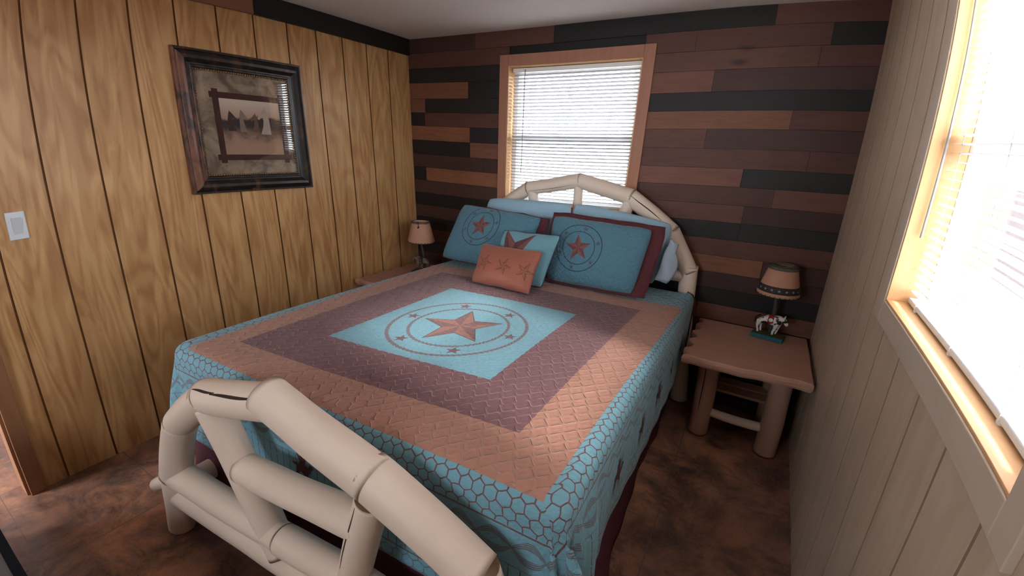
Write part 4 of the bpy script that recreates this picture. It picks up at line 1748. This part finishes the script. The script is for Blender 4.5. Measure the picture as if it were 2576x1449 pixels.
        c_ = Vector((rr * cos(a), rr * sin(a), z0 + (z1 - z0) * 0.78))
        tx = Vector((-sin(a), cos(a), 0))
        tz = Vector((0, 0, 1))
        nn = Vector((cos(a), sin(a), 0.23)).normalized()
        out_ = [(-0.6, 0.6), (0.2, 1), (0.9, 0.8), (0.8, 0.1), (0.1, -0.7), (-0.7, -1), (-0.9, -0.3)]
        sv = [c_ + nn * 0.004 + tx * px * 0.009 + tz * pz * 0.010 for px, pz in out_]
        sv2 = [p_ - nn * 0.003 for p_ in sv]
        m2.add(sv + sv2, [tuple(range(7)), tuple(range(13, 6, -1))] + [(i, (i + 1) % 7, 7 + (i + 1) % 7, 7 + i) for i in range(7)])
        m2.tube([c_ + nn * 0.003 + tz * 0.010, c_ + nn * 0.002 + tz * 0.030], 0.0016, 6)
        part(m2, 'leather_charm', M['lace'], False, sh)
        band(0.93, 1.0, 0.002, 'rim_trim', M['fur'])
    # bulb and harp ring, inside
    mb_ = MB()
    mb_.lathe([(0.0001, 0.395), (0.018, 0.385), (0.026, 0.36), (0.020, 0.335), (0.010, 0.315), (0.010, 0.295), (0.0001, 0.294)], 20, cap=False)
    part(mb_, 'bulb', M['white'], True)
    mb_ = MB()
    for q in range(3):
        a = 2 * pi * q / 3 + 0.4
        mb_.tube([(0, 0, 0.405), (r1 * 0.98 * cos(a), r1 * 0.98 * sin(a), 0.408)], 0.0015, 6)
    mb_.tube([(0, 0, 0.385), (0, 0, 0.412)], 0.004, 8)
    part(mb_, 'shade_spider', M['post'], True)
    return r


lamp((2.748, -0.150, 0.573), radians(-10), 'lamp with white painted-horse base and star-banded shade on the right nightstand', True,
     mat_horse('paint_horse', False), M['teal_base'])
lamp((0.335, -0.330, 0.573), radians(15), 'lamp with dark horse base and plain laced shade in the left corner', False,
     mat_horse('dark_horse', True), simple('dark_base', (0.05, 0.035, 0.03), 0.7), mirror=True, cloth='band', seat='post')

# ------------------------------------------------------------------ framed picture
PY0, PY1, PZ0, PZ1 = -1.672, -0.975, 1.248, 1.955
pic = empty('picture_frame', (0.0, (PY0 + PY1) / 2, (PZ0 + PZ1) / 2))
tag(pic, 'dark ornate square frame with a horse print under glass, on the left wall', 'picture')


def mat_frame():
    g = G('antique_frame', 0.35, 0.5)
    n = g.noise(g.geo((1, 1, 0.4)), 22, 4, 0.6, 0.6)
    x, y, z = g.xyz(g.geo())
    c = g.mix((0.012, 0.009, 0.008), (0.10, 0.038, 0.020), n.ss(0.50, 0.75))
    g.color(c)
    g.bump(n, 0.2, 0.003)
    return g.m


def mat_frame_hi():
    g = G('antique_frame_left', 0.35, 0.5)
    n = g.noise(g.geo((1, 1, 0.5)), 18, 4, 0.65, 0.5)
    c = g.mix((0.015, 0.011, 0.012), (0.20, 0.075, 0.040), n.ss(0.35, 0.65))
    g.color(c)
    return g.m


# moulding: profile (inwards, outwards from wall), mitred round four corners
prof = [(0.0, 0.0), (0.0, 0.022), (0.004, 0.028), (0.010, 0.028), (0.014, 0.024), (0.022, 0.030), (0.034, 0.036), (0.048, 0.034), (0.060, 0.024),
        (0.066, 0.018), (0.074, 0.018), (0.078, 0.022), (0.084, 0.022), (0.088, 0.016), (0.088, 0.004)]
mb = MB()
crn = [(PY0, PZ0, 1, 1), (PY1, PZ0, -1, 1), (PY1, PZ1, -1, -1), (PY0, PZ1, 1, -1)]
for k in range(4):
    a_, b_ = crn[k], crn[(k + 1) % 4]
    vs = []
    for c_ in (a_, b_):
        for (i_, o_) in prof:
            vs.append((o_ + 0.001, c_[0] + c_[2] * i_, c_[1] + c_[3] * i_))
    n_ = len(prof)
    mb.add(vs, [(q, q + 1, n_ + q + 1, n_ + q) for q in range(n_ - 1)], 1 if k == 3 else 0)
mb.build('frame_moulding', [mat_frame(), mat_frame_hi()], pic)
# beads
mb = MB()
iy0, iy1, iz0, iz1 = PY0 + 0.093, PY1 - 0.093, PZ0 + 0.093, PZ1 - 0.093


def bead(y, z):
    vs = []
    for i in range(4):
        for k in range(6):
            a = 2 * pi * k / 6
            rr = 0.0055 * cos(i * pi / 7)
            vs.append((0.0135 + 0.0060 * sin(i * pi / 7), y + rr * cos(a), z + rr * sin(a)))
    mb.add(vs, [(i * 6 + k, i * 6 + (k + 1) % 6, (i + 1) * 6 + (k + 1) % 6, (i + 1) * 6 + k) for i in range(3) for k in range(6)] + [tuple(18 + k for k in range(6))])


nb = 40
for i in range(nb):
    f = i / nb
    bead(iy0 + (iy1 - iy0) * f, iz0)
    bead(iy1, iz0 + (iz1 - iz0) * f)
    bead(iy1 + (iy0 - iy1) * f, iz1)
    bead(iy0, iz1 + (iz0 - iz1) * f)
mb.build('gold_beading', simple('gold_bead', (0.30, 0.17, 0.07), 0.35, 0.5, 0.3, 90, Metallic=0.6), pic, True)


def mat_print():
    g = G('print_background', 0.7, 0.2)
    n = g.noise(g.geo(), 9, 5, 0.65, 0.8)
    n2 = g.noise(g.geo(), 3.5, 2)
    c = g.mix((0.11, 0.072, 0.050), (0.40, 0.29, 0.20), n.ss(0.30, 0.72))
    c = g.mix(c, (0.22, 0.12, 0.08), n2.ss(0.50, 0.70) * 0.5)
    g.color(c)
    return g.m


def mat_scene():
    g = G('print_scene', 0.7, 0.2)
    x, y, z = g.xyz(g.geo())
    n = g.noise(g.geo(), 14, 4, 0.6, 0.6)
    h = (z - 1.440) / 0.300
    hill = 0.66 + (y * 14.0).sin() * 0.04 + (n - 0.5) * 0.12
    sky = g.mix((0.40, 0.24, 0.17), (0.58, 0.45, 0.36), h.ss(0.6, 1.0))
    low = g.mix((0.36, 0.21, 0.14), (0.045, 0.034, 0.032), (h + (n - 0.5) * 0.5).ss(0.18, 0.55))
    c = g.mix(low, sky, (h - hill).ss(-0.03, 0.03))
    g.color(c)
    return g.m


mb = MB()
mb.box(0.003, iy0 - 0.010, iz0 - 0.010, 0.006, iy1 + 0.010, iz1 + 0.010)
mb.build('print_mat', mat_print(), pic)
sy0, sy1, sz0, sz1 = -1.484, -1.118, 1.432, 1.748
mb = MB()
mb.box(0.006, sy0, sz0, 0.0072, sy1, sz1)
mb.build('print_scene', mat_scene(), pic)
mb = MB()
wq = 0.030
for (a, b, c, d) in ((sy0 - 0.03, sy1 + 0.03, sz0 - wq / 2, sz0 + wq / 2), (sy0 - 0.03, sy1 + 0.03, sz1 - wq / 2, sz1 + wq / 2)):
    mb.box(0.0072, a, c, 0.0085, b, d)
for (a, b) in ((sy0 - wq / 2, sy0 + wq / 2), (sy1 - wq / 2, sy1 + wq / 2)):
    mb.box(0.0073, a, sz0 - 0.03, 0.0088, b, sz1 + 0.03)
mb.build('print_border', simple('print_border', (0.060, 0.020, 0.016), 0.7, 0.2, 0.3, 40), pic)
# three horse heads above the ridge
HEAD = [(0.0, -0.4), (0.06, 0.35), (0.20, 0.78), (0.27, 0.88), (0.29, 1.02), (0.36, 0.92), (0.50, 0.84), (0.78, 0.60), (0.94, 0.46), (0.95, 0.36),
        (0.84, 0.33), (0.66, 0.44), (0.54, 0.46), (0.50, 0.30), (0.58, 0.0), (0.80, -0.4)]
cols = [(0.05, 0.03, 0.025), (0.22, 0.15, 0.11), (0.14, 0.075, 0.05), (0.42, 0.32, 0.25)]
for k, (hy, w_, h_, fl) in enumerate(((-1.412, 0.055, 0.075, 1), (-1.350, 0.050, 0.085, 1), (-1.290, 0.048, 0.070, -1), (-1.235, 0.075, 0.105, -1))):
    mb = MB()
    pts = [(0.0074 + 0.0001 * k, hy + fl * (px - 0.5) * w_, 1.600 + pz * h_) for px, pz in HEAD]
    pts2 = [(p[0] + 0.0005, p[1], p[2]) for p in pts]
    n_ = len(pts)
    mb.add(pts + pts2, [tuple(range(n_, 2 * n_))] + [(i, (i + 1) % n_, n_ + (i + 1) % n_, n_ + i) for i in range(n_)])
    mb.build('printed_horse', simple('printed_horse_%d' % k, cols[k], 0.7, 0.2, 0.2), pic)
mb = MB()
mb.box(0.0110, iy0 - 0.006, iz0 - 0.006, 0.0125, iy1 + 0.006, iz1 + 0.006)
mb.build('picture_glass', M['glass'], pic)

# ------------------------------------------------------------------ light switch
sw = empty('light_switch', (0.0, -2.383, 1.191))
tag(sw, 'white rocker light switch on the left panelled wall', 'light switch')
mb = MB()
mb.box(0.0, -2.418, 1.134, 0.006, -2.348, 1.248)
bevel(mb.build('wall_plate', simple('switch_plastic', (0.66, 0.68, 0.70), 0.35, 0.5, 0.02), sw), 0.004, 3)
mb = MB()
mb.add([(0.006, -2.400, 1.157), (0.006, -2.366, 1.157), (0.0085, -2.366, 1.191), (0.0085, -2.400, 1.191), (0.013, -2.366, 1.225), (0.013, -2.400, 1.225),
        (0.005, -2.400, 1.225), (0.005, -2.366, 1.225)],
       [(0, 1, 2, 3), (3, 2, 4, 5), (5, 4, 7, 6), (0, 3, 5, 6), (1, 7, 4, 2)])
mb.build('rocker', simple('rocker_plastic', (0.58, 0.60, 0.62), 0.3, 0.5, 0.02), sw)

# ------------------------------------------------------------------ low trunk at the lower left
tr_ = empty('storage_trunk', (0.85, -3.02, 0))
tag(tr_, 'dark trunk corner with black metal edging at the lower left', 'trunk')
mb = MB()
mb.box(0.20, -3.25, 0.0, 1.50, -2.835, 0.440)
mb.build('body', simple('trunk_wood', (0.055, 0.048, 0.045), 0.6, 0.3, 0.3, 8), tr_)
mb = MB()
mb.box(0.19, -3.26, 0.441, 1.51, -2.825, 0.462)
bevel(mb.build('lid', simple('trunk_lid', (0.085, 0.075, 0.072), 0.5, 0.3, 0.35, 6), tr_), 0.004)
mb = MB()
mb.box(0.86, -2.8240, 0.436, 1.512, -2.8205, 0.4665)
mb.box(0.86, -2.850, 0.4622, 1.512, -2.8205, 0.4655)
mb.build('metal_edging', simple('black_metal', (0.006, 0.007, 0.010), 0.8, 0.1), tr_)
